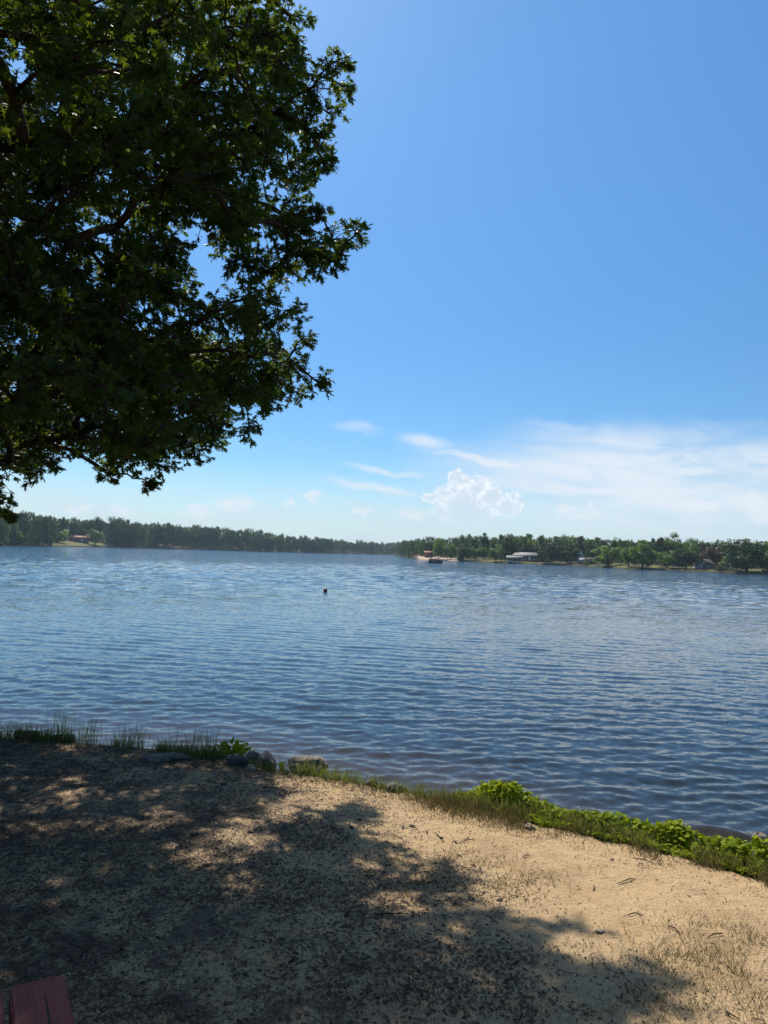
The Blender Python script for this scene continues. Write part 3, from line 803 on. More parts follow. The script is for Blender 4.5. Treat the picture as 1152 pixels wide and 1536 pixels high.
def house(name, label, px, t, w, dp, wall_h, rise, wallm, roofm, along='x', hip=0.0, wins=(), door=None, chimney=None, turn=0.0, base=0.6, cat='house'):
    p, a, r = shore_pos(px, t)
    o = thing(name, label, cat, p, -a + turn)
    I = Inst(); box_into(I, (0, 0, wall_h / 2 - base / 2), (w, dp, wall_h + base))
    # gable triangles, inset so they never share a plane with the box
    if not hip:
        if along == 'x': vs = [(sx_ * (w / 2 - 0.02), y, z) for sx_ in (-1, 1) for y, z in ((-dp / 2, wall_h), (dp / 2, wall_h), (0, wall_h + rise - 0.2))]
        else: vs = [(x, sy_ * (dp / 2 - 0.02), z) for sy_ in (-1, 1) for x, z in ((-w / 2, wall_h), (w / 2, wall_h), (0, wall_h + rise - 0.2))]
        I.raw(vs, [[0, 1, 2], [3, 5, 4], [0, 2, 5, 3], [1, 4, 5, 2]])
    part('wall', I, wallm, o)
    I = Inst(); roof_into(I, w, dp, wall_h - 0.02, wall_h + rise, 0.45, along, hip)
    rf = part('roof', I, roofm, o)
    for (wx, wz, ww, wh) in wins:
        f = boxes('window', [((wx - ww / 2 - 0.05, -dp / 2 - 0.04, wz), (0.1, 0.10, wh + 0.2)), ((wx + ww / 2 + 0.05, -dp / 2 - 0.04, wz), (0.1, 0.10, wh + 0.2)), ((wx, -dp / 2 - 0.04, wz + wh / 2 + 0.05), (ww, 0.10, 0.1)), ((wx, -dp / 2 - 0.04, wz - wh / 2 - 0.05), (ww, 0.12, 0.1)), ((wx, -dp / 2 - 0.035, wz), (0.06, 0.07, wh))], M_white, o)
        boxes('pane', [((wx, -dp / 2 - 0.012, wz), (ww, 0.02, wh))], M_glass, f)
    if door:
        f = boxes('door', [((door[0], -dp / 2 - 0.03, 1.02), (1.0, 0.06, 2.04))], M_brown if wallm is not M_brown else M_white, o)
    if chimney:
        boxes('chimney', [((chimney[0], chimney[1], wall_h + rise * 0.5 + 0.5), (0.7, 0.7, rise + 1.4))], M_brick, rf)
    return o
def metres(px, t, npx):
    p, a, r = shore_pos(px, t); return npx / FPX * p[1]
house('lakeside_house', 'low brown house with rust red roof on the far left lawn', 118, 30, 11.5, 7, 2.9, 1.6, M_brown, M_redroof, 'x', 0, [(-3.8, 1.6, 1.4, 1.2), (-1.0, 1.6, 1.6, 1.2), (3.6, 1.6, 1.4, 1.2)], (1.6,), (2.4, 0.4))
house('lakeside_house', 'long house with pale grey roof behind the boathouse on the right shore', 789, 18, 11.5, 7.5, 2.5, 1.3, M_brown, M_greyroof, 'x', 1.8, [(-4, 1.5, 1.5, 1.2), (-1, 1.5, 1.5, 1.2), (3.9, 1.5, 1.5, 1.2)], (1.5,))
house('cabin', 'narrow white cabin with steep gable among trees on the right shore', 871, 20, 2.6, 6.5, 2.6, 3.3, M_white, M_greyroof, 'y', 0, [(0, 3.2, 0.9, 0.9)], (0,))
house('brick_house', 'low tan brick house with flat looking roof left of the weeping tree', 887, 12, 4.4, 5, 2.1, 0.5, M_tan, M_darkroof, 'x', 0.9, [(-1.2, 1.2, 0.9, 0.8), (1.2, 1.2, 0.9, 0.8)], (0,))
house('garage', 'small grey building with pale roof in front of the white cabin', 876, 9, 2.8, 4, 1.7, 0.8, M_grey, M_greyroof, 'x', 0, [(0.2, 1.1, 0.8, 0.7)], None, cat='building')
house('gabled_house', 'grey house under a steep dark gable roof on the right shore', 1059, 10, 3.6, 5, 1.6, 1.8, M_grey, M_darkroof, 'y', 0, [(-1.0, 0.95, 0.7, 0.9), (0, 2.15, 0.6, 0.6)], (0.6,), turn=R(-22))
house('shed', 'low pale grey shed beside the dark gabled house', 1046, 11, 2.0, 3.2, 1.5, 0.45, M_white, M_greyroof, 'x', 0, [(-0.3, 0.9, 0.6, 0.5)], None, turn=R(8), cat='shed')
house('bathhouse', 'small red brick bathhouse at the left end of the beach', 643, 21, 4.2, 4, 2.2, 0.8, M_brick, M_redroof, 'x', 0, [(-1.2, 1.4, 0.7, 0.6)], (0.8,), cat='building')
# open boathouse on posts
p, a, r = shore_pos(772, 1.2)
bh = thing('boathouse', 'open white boathouse roof on posts at the edge of the water', 'boathouse', (p[0], p[1], WATER), -a)
I = Inst(); roof_into(I, 6.6, 5, 2.3, 3.2, 0.2, 'x'); part('roof', I, M_greyroof, bh)
for x in (-3, -1, 1, 3):
    for y in (-2.2, 2.2): boxes('post', [((x, y, 0.65), (0.16, 0.16, 2.95))], M_white, bh)
boxes('deck', [((0, 0, 0.45), (6.4, 4.8, 0.12))], M_dock, bh)
for x in (-1.7, 1.6):
    I = Inst(); tube_into(I, [(x - 1.2, -1.9, 0.75), (x - 0.6, -1.9, 0.75), (x + 0.7, -1.9, 0.75), (x + 1.3, -1.9, 0.9)], [0.05, 0.24, 0.24, 0.03], 8)
    q = part('canoe', I, M_white, None, True); q.location = bh.location; q.rotation_euler = bh.rotation_euler
    tag(q, 'white overturned canoe on the boathouse deck, ' + ('the left one' if x < 0 else 'the right one'), 'canoe', 'canoes on the boathouse deck')
# fence behind the lawn
p, a, r = shore_pos(803, 9)
fn = thing('wooden_fence', 'long brown wooden fence along the lawn right of the boathouse', 'fence', p, -a)
boxes('board_panel', [((0, 0, 0.55), (11, 0.05, 0.9))], M_brown, fn)
for x in np.linspace(-5.5, 5.5, 7): boxes('post', [((x, -0.08, 0.55), (0.12, 0.1, 1.25))], M_brown, fn)
# swimming dock and channel posts
q = at_z(600, 835.4, WATER)
dk = thing('swim_dock', 'low wooden floating dock left of the beach', 'dock', (q[0], q[1], WATER), 0)
boxes('deck', [((0, 0, 0.35), (6.4, 2.4, 0.14))], M_dock, dk)
for x in (-2.6, 2.6): boxes('float', [((x, 0, 0.12), (0.8, 2.2, 0.34))], M_white, dk)
q = at_z(576, 835, WATER)
I = Inst(); tube_into(I, [(0, 0, -1), (0, 0, 1.2), (0, 0, 1.3), (0, 0, 2.1), (0, 0, 2.15)], [0.12, 0.12, 0.32, 0.32, 0.1], 8)
o = part('channel_marker', I, M_white, None); o.location = (q[0], q[1], WATER)
tag(o, 'slim channel marker standing in open water left of the dock', 'marker post')
p, a, r = shore_pos(625, 2)
lp = thing('light_pole', 'tall thin light pole at the left tip of the beach', 'light pole', p)
I = Inst(); tube_into(I, [(0, 0, -0.3), (0, 0, 6.6)], [0.11, 0.07], 8); part('pole', I, M_trunk, lp)
boxes('lamp_head', [((0.3, 0, 6.6), (0.8, 0.25, 0.12))], M_alu, lp)

# ------------------------------------------------------------------ pontoon boat
q = at_z(652.5, 844.6, WATER)
ba = math.atan2(q[0], q[1])
M_hull = simple('dark_hull', (0.03, 0.045, 0.05), (0.02, 0.03, 0.035), 3, 0.5)
M_rail = simple('boat_panel', (0.16, 0.12, 0.11), (0.12, 0.09, 0.085), 3, 0.5)
M_seat = simple('boat_seat', (0.62, 0.45, 0.30), (0.52, 0.38, 0.26), 3, 0.6)
M_canvas = simple('canvas', (0.70, 0.66, 0.58), (0.6, 0.56, 0.5), 3, 0.8)
boat = thing('pontoon_boat', 'dark hulled pontoon boat with low railings afloat off the beach', 'boat', (q[0], q[1], WATER), -ba - R(12))
for y in (-0.85, 0.85):
    I = Inst(); tube_into(I, [(-2.15, y, 0.3), (-1.7, y, 0.18), (1.8, y, 0.18), (2.05, y, 0.2)], [0.05, 0.32, 0.32, 0.28], 12); part('pontoon', I, M_hull, boat, True)
boxes('deck', [((0, 0, 0.53), (4.1, 2.3, 0.12))], M_rail, boat)
rl = boxes('railing', [((-0.1, s * 1.11, 0.88), (3.3, 0.04, 0.52)) for s in (-1, 1)] + [((-1.77, 0, 0.88), (0.04, 2.14, 0.52)), ((1.53, 0.5, 0.88), (0.04, 1.1, 0.52))], M_rail, boat)
for s in (-1, 1): boxes('seat', [((-1.2, s * 0.72, 0.83), (1.0, 0.6, 0.42)), ((-1.2, s * 0.98, 1.2), (1.0, 0.14, 0.42))], M_seat, boat)
boxes('seat', [((0.95, 0, 0.83), (0.6, 1.5, 0.42)), ((1.25, 0, 1.25), (0.14, 1.5, 0.5))], M_seat, boat)
cs = boxes('console', [((0.1, -0.62, 1.0), (0.5, 0.6, 0.8))], M_hull, boat)
I = Inst()
for k in range(13):
    w = k / 12 * 2 * math.pi
    tube_into(I, [(0.42, -0.62 + 0.16 * math.cos(w), 1.42 + 0.16 * math.sin(w)), (0.42, -0.62 + 0.16 * math.cos(w + 0.524), 1.42 + 0.16 * math.sin(w + 0.524))], [0.018, 0.018], 5)
part('steering_wheel', I, M_hull, cs)
I = Inst(); roof_into(I, 1.5, 1.9, 2.02, 2.14, 0.02, 'y', 0, 0.55, 0, 0.05); top = part('sun_canopy', I, M_canvas, boat)
for x in (-0.1, 1.2):
    for y in (-0.92, 0.92): boxes('canopy_post', [((x, y, 1.55), (0.04, 0.04, 0.88))], M_alu, boat)
boxes('outboard_motor', [((2.18, 0, 0.78), (0.34, 0.36, 0.55)), ((2.2, 0, 0.3), (0.16, 0.14, 0.5))], M_hull, boat)

# ------------------------------------------------------------------ people (far away, still whole figures)
def person(label, loc, rotz, pose, shirt, shorts, hair=(0.05, 0.03, 0.02), group=None):
    sit = pose == 'sit'
    hz = 0.50 if sit else 0.92
    J = {'pel': (0, 0, hz, .15, .11), 'wst': (0, 0.01, hz + .18, .135, .10), 'chs': (0, 0.0, hz + .42, .165, .11), 'nck': (0, 0, hz + .58, .055, .055), 'hd0': (0, -.015, hz + .68, .082, .095), 'hd1': (0, -.01, hz + .80, .075, .085)}
    E = [('pel', 'wst'), ('wst', 'chs'), ('chs', 'nck'), ('nck', 'hd0'), ('hd0', 'hd1')]
    for s, k in ((-1, 'l'), (1, 'r')):
        J[k + 'sh'] = (s * .19, 0, hz + .50, .06, .06); J[k + 'el'] = (s * .25, -.02 - .1 * sit, hz + .24, .042, .042); J[k + 'wr'] = (s * .22, -.12 - .2 * sit, hz + .04 + .12 * sit, .03, .03); J[k + 'hn'] = (s * .21, -.16 - .22 * sit, hz - .04 + .14 * sit, .035, .022)
        J[k + 'hp'] = (s * .10, 0, hz - .03, .10, .10)
        if sit: J[k + 'kn'] = (s * .12, -.42, hz + .0, .065, .065); J[k + 'an'] = (s * .12, -.44, 0.08, .042, .042); J[k + 'to'] = (s * .13, -.60, 0.035, .04, .03)
        else: J[k + 'kn'] = (s * .11, -.02 - .04 * s, .50, .062, .062); J[k + 'an'] = (s * .11, .03 - .02 * s, .08, .042, .042); J[k + 'to'] = (s * .13, -.13, .035, .042, .03)
        E += [('chs', k + 'sh'), (k + 'sh', k + 'el'), (k + 'el', k + 'wr'), (k + 'wr', k + 'hn'), ('pel', k + 'hp'), (k + 'hp', k + 'kn'), (k + 'kn', k + 'an'), (k + 'an', k + 'to')]
    names = list(J); me = bpy.data.meshes.new('person')
    me.from_pydata([J[n][:3] for n in names], [(names.index(a_), names.index(b_)) for a_, b_ in E], [])
    o = bpy.data.objects.new('person_rig', me); COL.objects.link(o)
    md = o.modifiers.new('skin', 'SKIN'); sb = o.modifiers.new('sub', 'SUBSURF'); sb.levels = 1; sb.render_levels = 1
    for i, n in enumerate(names):
        me.skin_vertices[0].data[i].radius = J[n][3:5]; me.skin_vertices[0].data[i].use_root = n == 'pel'
    bpy.context.view_layer.update()
    ev = o.evaluated_get(bpy.context.evaluated_depsgraph_get()); bm_ = bpy.data.meshes.new_from_object(ev)
    bpy.data.objects.remove(o)
    for mn, c in (('skin', (0.42, 0.26, 0.18)), ('shirt', shirt), ('shorts', shorts), ('hair', hair)): bm_.materials.append(simple(mn, c, None, 8, 0.7))
    for pl in bm_.polygons:
        c = pl.center; pl.use_smooth = True
        if c.z > hz + .79 or (c.z > hz + .66 and c.y > 0.03): pl.material_index = 3
        elif hz + .12 < c.z < hz + .56 and abs(c.x) < .245: pl.material_index = 1
        elif c.z > hz - .35 and c.z <= hz + .13 and abs(c.x) < .2: pl.material_index = 2
    r_ = bpy.data.objects.new('person', bm_); link(r_); r_.location = loc; r_.rotation_euler = (0, 0, rotz)
    return tag(r_, label, 'person', group)
bm4 = Matrix.Translation(boat.location) @ Matrix.Rotation(boat.rotation_euler.z, 4, 'Z')
l = bm4 @ Vector((0.82, -0.55, 0.59)); person('person in dark shirt sitting at the helm of the pontoon boat', l, boat.rotation_euler.z - R(90), 'sit', (0.03, 0.03, 0.05), (0.05, 0.05, 0.09))
l = bm4 @ Vector((-1.25, 0.60, 0.59)); person('person in orange top sitting at the bow of the pontoon boat', l, boat.rotation_euler.z, 'sit', (0.6, 0.25, 0.12), (0.2, 0.2, 0.25))
for px, t, lb, c in ((660.5, 8, 'person in white standing on the beach right of the pontoon boat', (0.75, 0.75, 0.75)), (671, 10, 'person in orange standing in the middle of the beach', (0.6, 0.28, 0.12)), (678, 9, 'person in violet standing at the right of the beach', (0.35, 0.28, 0.55)), (683, 10, 'person in pale pink standing farthest right on the beach', (0.7, 0.5, 0.55))):
    p, a, r = shore_pos(px, t); person(lb, p, fr.uniform(-1, 1), 'stand', c, (0.1, 0.1, 0.15))

# ------------------------------------------------------------------ buoy, float, bird
def lathe(prof_, n=20):
    vs = []; fs = []
    for r_, z in prof_:
        for k in range(n): vs.append((r_ * math.cos(2 * math.pi * k / n), r_ * math.sin(2 * math.pi * k / n), z))
    for i in range(len(prof_) - 1):
        for k in range(n): fs.append([i * n + k, i * n + (k + 1) % n, (i + 1) * n + (k + 1) % n, (i + 1) * n + k])
    fs.append(list(range(n))[::-1]); fs.append([(len(prof_) - 1) * n + k for k in range(n)])
    return vs, fs
M_buoy = simple('red_buoy', (0.16, 0.022, 0.016), (0.10, 0.015, 0.012), 6, 0.45)
q = at_z(488, 887.6, WATER); D = math.hypot(q[0], q[1]); rb = 3.2 / FPX * D
by = thing('mooring_buoy', 'dark red ball buoy floating alone in the middle of the lake', 'buoy', (q[0], q[1], WATER))
I = Inst(); I.raw(*lathe([(rb * math.sin(w), 0.62 * rb - rb * math.cos(w)) for w in np.linspace(0.08, 3.06, 14)])); part('ball', I, M_buoy, by, True)
I = Inst(); tube_into(I, [(0.0, 0, rb * 1.58), (0.03, 0, rb * 1.75), (0, 0, rb * 1.9), (-0.03, 0, rb * 1.75), (0, 0, rb * 1.58)], [0.012] * 5, 6); part('ring', I, M_alu, by)
q = at_z(69.5, 834, WATER); rb = 1.3 / FPX * math.hypot(q[0], q[1])
I = Inst(); I.raw(*lathe([(rb * 1.3 * math.sin(w), 0.4 * rb - rb * 0.9 * math.cos(w)) for w in np.linspace(0.08, 3.06, 10)])); tube_into(I, [(0, 0, rb), (0, 0, rb * 1.7)], [rb * 0.25, rb * 0.2], 8)
o = part('net_float', I, M_hull, None, True); o.location = (q[0], q[1], WATER); tag(o, 'tiny black float on the glittering water at far left', 'float')
p = at_y(363, 766, 120)
I = Inst()
tube_into(I, [(0, -0.24, 0), (0, -0.15, 0.02), (0, 0, 0), (0, 0.16, 0), (0, 0.3, 0.01)], [0.012, 0.05, 0.075, 0.05, 0.01], 8)
for s in (-1, 1): I.raw([(s * 0.04, -0.09, 0.03), (s * 0.04, 0.1, 0.03), (s * 0.3, 0.08, 0.14), (s * 0.55, 0.12, 0.08), (s * 0.3, -0.08, 0.15), (s * 0.04, 0, 0.0), (s * 0.3, 0, 0.12)], [[0, 4, 2, 1], [4, 3, 2], [0, 5, 6, 4], [5, 1, 2, 6], [4, 6, 3], [6, 2, 3]])
o = part('bird', I, M_hull, None); o.location = p; o.rotation_euler = (0, 0.2, 0.9); o.scale = (0.32,) * 3; tag(o, 'small dark bird flying above the far left woods', 'bird')

# ------------------------------------------------------------------ litter, grass, vines on the near bank
lr = np.random.default_rng(77)
def in_view(x, y, m=60):
    P_ = np.stack([x, y, ground_z(x, y, False)], -1); a_, b_, z_ = project(P_)
    return (a_ > -m) & (a_ < 1152 + m) & (b_ < 1536 + m) & (b_ > 1000)
BIT = (np.array([[-0.5, -0.16, 0], [0, -0.22, 0.16], [0.5, -0.08, 0.02], [0.5, 0.1, 0.05], [0, 0.22, 0.2], [-0.5, 0.14, 0.02]]), [[0, 1, 4, 5], [1, 2, 3, 4]])
n = 700000
x = lr.uniform(-6.5, 4.8, n); y = lr.uniform(1.9, 8.6, n)
dens = 0.09 + 1.2 * sstep(1.9, 0.1, x + 0.33 * (y - 3.0)) 
dens = dens * (0.30 + 1.2 * sstep(0.36, 0.60, fbm(x * 2.1, y * 2.1, 91, 5)))
edge_b = sstep(0.55, 0.05, yb(x) - y)
dens = np.maximum(dens, edge_b * 0.5)
ok = (lr.random(n) < dens * 0.9) & (y < yb(x) + 0.1) & in_view(x, y)
x, y = x[ok], y[ok]; n = len(x)
z = ground_z(x, y) + 0.003
ang = lr.uniform(0, 6.28, n); d = np.stack([np.cos(ang), np.sin(ang), lr.normal(0, 0.15, n)], -1)
nn_ = unit(np.stack([lr.normal(0, 0.3, n), lr.normal(0, 0.3, n), np.ones(n)], -1))
size = (0.0045 + 0.019 * lr.random(n) ** 3.2) * (0.72 + 0.4 * sstep(1.9, 0.4, x + 0.33 * (y - 3.0)))
Mx = frames(d, nn_, size); Mx = Mx[:, :, [1, 0, 2]]
I = Inst(); I.add(*BIT, Mx, np.stack([x, y, z], -1))
# whole fallen leaves and short twigs
n = 500; x = lr.uniform(-5.5, 4.5, n); y = lr.uniform(2, 7.5, n); ok = (y < yb(x)) & (lr.random(n) < 0.12 + 0.8 * sstep(2.0, 0.2, x + 0.33 * (y - 3))); x, y = x[ok], y[ok]; n = len(x)
ang = lr.uniform(0, 6.28, n); d = np.stack([np.cos(ang), np.sin(ang), lr.normal(0, 0.2, n)], -1); nn_ = unit(np.stack([lr.normal(0, 0.45, n), lr.normal(0, 0.45, n), np.ones(n)], -1))
I.add(*BROAD, frames(d, nn_, lr.uniform(0.03, 0.065, n)), np.stack([x, y, ground_z(x, y) + 0.012], -1))
for k in range(160):
    x0, y0 = lr.uniform(-4.5, 4.2), lr.uniform(2.2, 6.6)
    if y0 > yb(x0) - 0.1: continue
    L = 0.05 + 0.16 * lr.random() ** 2; w = lr.uniform(0, 6.28); x1, y1 = x0 + L * math.cos(w), y0 + L * math.sin(w)
    xm, ym = (x0 + x1) / 2 + lr.normal(0, 0.012), (y0 + y1) / 2 + lr.normal(0, 0.012)
    tube_into(I, [(x0, y0, float(ground_z(x0, y0)) + 0.006), (xm, ym, float(ground_z(xm, ym)) + 0.012), (x1, y1, float(ground_z(x1, y1)) + 0.005)], [0.003, 0.0035, 0.002], 5)
tag(part('leaf_litter', I, M_litter, None), 'dark dry leaf litter and twigs scattered over the sand', 'leaf litter', kind='stuff')

BLADE = (np.array([[-0.5, 0, 0], [0.5, 0, 0], [0.42, 0.38, 0.03], [-0.42, 0.38, 0.03], [0.28, 0.75, 0.13], [-0.28, 0.75, 0.13], [0, 1.0, 0.30]]), [[0, 1, 2, 3], [3, 2, 4, 5], [5, 4, 6]])
def blades(I, x, y, h, wdt, lean):
    n = len(x)
    ang = lr.uniform(0, 6.28, n)
    up = unit(np.stack([lean * np.cos(ang) * lr.random(n), lean * np.sin(ang) * lr.random(n), np.ones(n)], -1))
    fw = np.stack([np.cos(ang + 1.57), np.sin(ang + 1.57), np.zeros(n)], -1)
    xax = unit(np.cross(up, fw)); zax = np.cross(xax, up)
    Mx = np.stack([xax * np.asarray(wdt)[:, None], up * h[:, None], zax * h[:, None]], -1)
    I.add(*BLADE, Mx, np.stack([x, y, ground_z(x, y) - 0.01], -1))
# bank grass: follows the border; heights in three stretches
I = Inst()
def bank_strip(n, px0, px1, off0, off1, hfun, lean=0.35, w=0.005):
    b0, b1 = np.interp([px0, px1], [p[0] for p in bank_px], bp[:, 0])
    x = lr.uniform(b0, b1, n); s = lr.uniform(off0, off1, n); y = yb(x) + s
    c = fbm(x * 3.2, y * 2.0, 66, 3); keep = lr.random(n) < sstep(0.32, 0.62, c) * sstep(0, 0.5, x - b0); x, y, s = x[keep], y[keep], s[keep]
    h = hfun(x, s) * lr.uniform(0.45, 1.1, len(x)); blades(I, x, y, h, np.full(len(x), w) * lr.uniform(0.7, 1.3, len(x)), lean)
bank_strip(12500, -120, 335, -0.06, 0.45, lambda x, s: 0.06 + 0.18 * fbm(x * 1.3, x * 0, 71), 0.45)
bank_strip(900, -120, 335, -0.22, 0.05, lambda x, s: 0.06 + 0 * x, 0.7)
bank_strip(2600, 335, 720, -0.10, 0.28, lambda x, s: 0.09 + 0.10 * fbm(x * 2.3, x * 0, 72), 0.5)
bank_strip(6200, 640, 1250, -0.14, 0.50, lambda x, s: 0.13 + 0.10 * fbm(x * 2.3, x * 0, 73), 0.55)
def tuft(px, py, n, rad, h, lean=0.25, w=0.004):
    p = ground_px(px, py); x = p[0] + lr.normal(0, rad, n); y = p[1] + lr.normal(0, rad * 0.7, n)
    blades(I, x, y, h * lr.uniform(0.5, 1.1, n), np.full(n, w), lean)
for t_ in [(95, 1114, 90, 0.10, 0.48, 0.12), (132, 1117, 80, 0.06, 0.32, 0.2), (65, 1114, 70, 0.08, 0.26, 0.3), (10, 1112, 90, 0.12, 0.28, 0.3), (200, 1124, 120, 0.10, 0.30, 0.3), (290, 1136, 120, 0.14, 0.33, 0.2), (315, 1139, 60, 0.08, 0.36, 0.2), (462, 1160, 90, 0.05, 0.22, 0.3), (470, 1162, 30, 0.09, 0.28, 0.15), (640, 1194, 60, 0.08, 0.2, 0.4), (690, 1200, 50, 0.08, 0.24, 0.3), (820, 1226, 90, 0.09, 0.30, 0.3), (835, 1238, 90, 0.10, 0.2, 0.5), (790, 1215, 60, 0.1, 0.28, 0.3)]: tuft(*t_)
tag(part('bank_grass', I, M_grass, None), 'green grass and reeds growing along the edge of the bank', 'grass', kind='stuff')
I = Inst()
bank_strip(16500, 600, 1280, -0.62, 0.04, lambda x, s: 0.025 + 0.12 * sstep(-0.55, 0.0, s), 0.9, 0.004)
bank_strip(1500, 360, 700, -0.30, 0.05, lambda x, s: 0.05 + 0 * x, 0.9, 0.004)
for k in range(420):
    px, py = lr.uniform(560, 1150), lr.uniform(1235, 1530)
    p = ground_px(px, py)
    if p[1] > yb(p[0]) - 0.15: continue
    if fbm(np.array([p[0] * 1.1]), np.array([p[1] * 1.1]), 95, 3)[0] < 0.52: continue
    tuft(px, py, int(lr.integers(8, 40)), 0.05 * lr.uniform(0.6, 2.0), lr.uniform(0.03, 0.075), 0.9, 0.003)
for px, py in ((500, 1335), (620, 1350), (600, 1335), (560, 1362)): tuft(px, py, 60, 0.10, 0.05, 0.9, 0.003)
tag(part('dry_grass', I, M_drygrass, None), 'thin yellowish grass in loose tufts on the sunlit sand', 'grass', kind='stuff')

# vines spilling over the bank on the right
I = Inst(); J = Inst()
pxs = np.array([700, 720, 750, 790, 830, 860, 900, 950, 1000, 1040, 1100, 1160, 1290])
hts = np.array([0.12, 0.24, 0.29, 0.28, 0.25, 0.21, 0.22, 0.22, 0.22, 0.26, 0.27, 0.30, 0.30])
n = 19000
bx = np.interp(pxs, [p[0] for p in bank_px], bp[:, 0])
x = lr.uniform(bx[0] - 0.05, bx[-1], n); s = lr.uniform(-0.12, 0.75, n); y = yb(x) + s
patch_ = sstep(0.30, 0.55, fbm(x * 4.5, y * 4.5, 55, 3))
keep = lr.random(n) < 0.5 + 0.5 * patch_; x, y, s = x[keep], y[keep], s[keep]; n = len(x)
hmax = np.interp(x, bx, hts) * (0.65 + 0.6 * fbm(x * 3, y * 3, 56, 3)) * sstep(-0.10, 0.16, s) 
zz = ground_z(x, y) + np.maximum(0.03, hmax * lr.random(n) ** 0.45) + 0.45 * np.clip(s, 0, 0.6) * 0.6
d = np.stack([lr.normal(0, 1, n), lr.normal(-0.5, 1, n), lr.normal(-0.25, 0.45, n)], -1)
nn_ = unit(np.stack([lr.normal(0, 0.55, n), lr.normal(-0.2, 0.55, n), np.ones(n)], -1))
sz = lr.uniform(0.022, 0.046, n) * np.where(lr.random(n) < 0.15, 1.5, 1.0)
I.add(*VINE, frames(d, nn_, sz), np.stack([x, y, zz], -1))
for i in range(0, n, 12):
    b_ = np.array([x[i] + lr.normal(0, 0.06), y[i] + lr.normal(0, 0.06)]); zb_ = float(ground_z(b_[0], b_[1]))
    tube_into(I, [(b_[0], b_[1], zb_ - 0.01), ((b_[0] + x[i]) / 2 + 0.01, (b_[1] + y[i]) / 2, (zb_ + zz[i]) / 2 + 0.02), (x[i], y[i], zz[i])], [0.0035, 0.003, 0.0015], 4)
tag(part('vine_cover', I, M_vine, None), 'bright green leafy vines spilling over the bank on the right', 'vines', kind='stuff')

def leafy_plant(px, py, rad, h, nl, label, smin=0.05, smax=0.085, off=0.0):
    p = ground_px(px, py); p[1] += off
    z0_ = max(float(ground_z(p[0], p[1])), float(g0(p[1])) - 0.10)
    o = thing('leafy_plant', label, 'plant', (p[0], p[1], z0_))
    u = unit(lr.normal(size=(nl, 3))); u[:, 2] = np.abs(u[:, 2])
    q_ = u * (lr.random((nl, 1)) ** 0.4) * np.array([rad, rad * 0.7, h]) + np.array([0, 0, 0.03])
    d_ = unit(u * np.array([1, 1, 0.2]) + lr.normal(size=(nl, 3)) * 0.5 - np.array([0, 0, 0.25]))
    n_ = unit(lr.normal(size=(nl, 3)) * 0.45 + np.array([0, -0.25, 0.9]))
    I = Inst(); I.add(*VINE, frames(d_, n_, lr.uniform(smin, smax, nl)), q_); part('leaves', I, M_vine, o)
    I = Inst()
    for k in range(0, nl, 3): tube_into(I, [(0.1 * q_[k, 0], 0.1 * q_[k, 1], -0.04), (0.6 * q_[k, 0], 0.6 * q_[k, 1], q_[k, 2] * 0.6), q_[k]], [0.004, 0.003, 0.0015], 4)
    part('stems', I, M_grass, o)
leafy_plant(347, 1136, 0.26, 0.24, 220, 'bright green broad leaved plant beside the flat rocks at the left bank', off=0.05)
leafy_plant(422, 1152, 0.045, 0.14, 16, 'single small green sprout between the bank boulders', 0.03, 0.05, 0.05)

# ------------------------------------------------------------------ rocks
M_rock = simple('grey_rock', (0.20, 0.178, 0.15), (0.06, 0.054, 0.047), 14, 0.9, 1.0, 0.3)
M_rockt = simple('tan_rock', (0.32, 0.27, 0.20), (0.19, 0.155, 0.115), 9, 0.9, 0.8, 0.25)
M_rockd = simple('dark_rock', (0.10, 0.09, 0.08), (0.05, 0.045, 0.04), 9, 0.8, 0.8, 0.3)
def rock(px0, px1, pyt, pyb, label, mat, seed, deep=0.8, off=0.0, flat=1.0, rz=None):
    g = np.random.default_rng(seed)
    p = ground_px((px0 + px1) / 2, pyb); p = p + np.array([0, off, 0]); D = p[1]
    w = (px1 - px0) / FPX * D; h = max((pyb - pyt) / FPX * D * 1.0, 0.02) * flat
    bm = bmesh.new(); bmesh.ops.create_icosphere(bm, subdivisions=4, radius=1.0)
    V = np.array([v.co[:] for v in bm.verts])
    for k in range(16):                         # faceted: cut by random planes
        nrm = unit(g.normal(size=3) * np.array([1, 1, 0.7])); o_ = g.uniform(0.55, 0.85); t = V @ nrm - o_
        V = V - np.where(t > 0, t, 0)[:, None] * nrm * 0.92
    V += 0.10 * unit(V) * (fbm(V[:, 0] * 4 + 9, V[:, 1] * 4 + V[:, 2] * 6, seed, 5)[:, None] - 0.5) * 2
    ext = V.max(0) - V.min(0)
    V = V / ext * np.array([w, w * deep, h * 1.9])
    for v, c in zip(bm.verts, V): v.co = c
    me = bpy.data.meshes.new('rock'); bm.to_mesh(me); bm.free()
    for pl in me.polygons: pl.use_smooth = True
    me.set_sharp_from_angle(angle=R(28))
    z0_ = float(g0(p[1])) if off > 0 else float(ground_z(p[0], p[1]))
    o = obj_of('rock', me, mat); o.location = (p[0], p[1], z0_ + h * 0.06); o.rotation_euler = (g.uniform(-.1, .1), g.uniform(-.1, .1), g.uniform(-0.25, 0.25) if rz is None else rz)
    return tag(o, label, 'rock')
rock(20, 58, 1097, 1112, 'dark boulder farthest left on the shaded bank', M_rockd, 1, 0.7)
rock(74, 96, 1098, 1113, 'dark rounded boulder below the tallest reeds', M_rockd, 2, 0.8)
rock(94, 114, 1099, 1114, 'dark boulder touching the right side of the one below the tallest reeds', M_rockd, 3, 0.8)
rock(205, 282, 1128, 1142, 'flat grey slab half buried in shaded sand left of the broad leaved plant', M_rock, 4, 0.5, 0, 0.6)
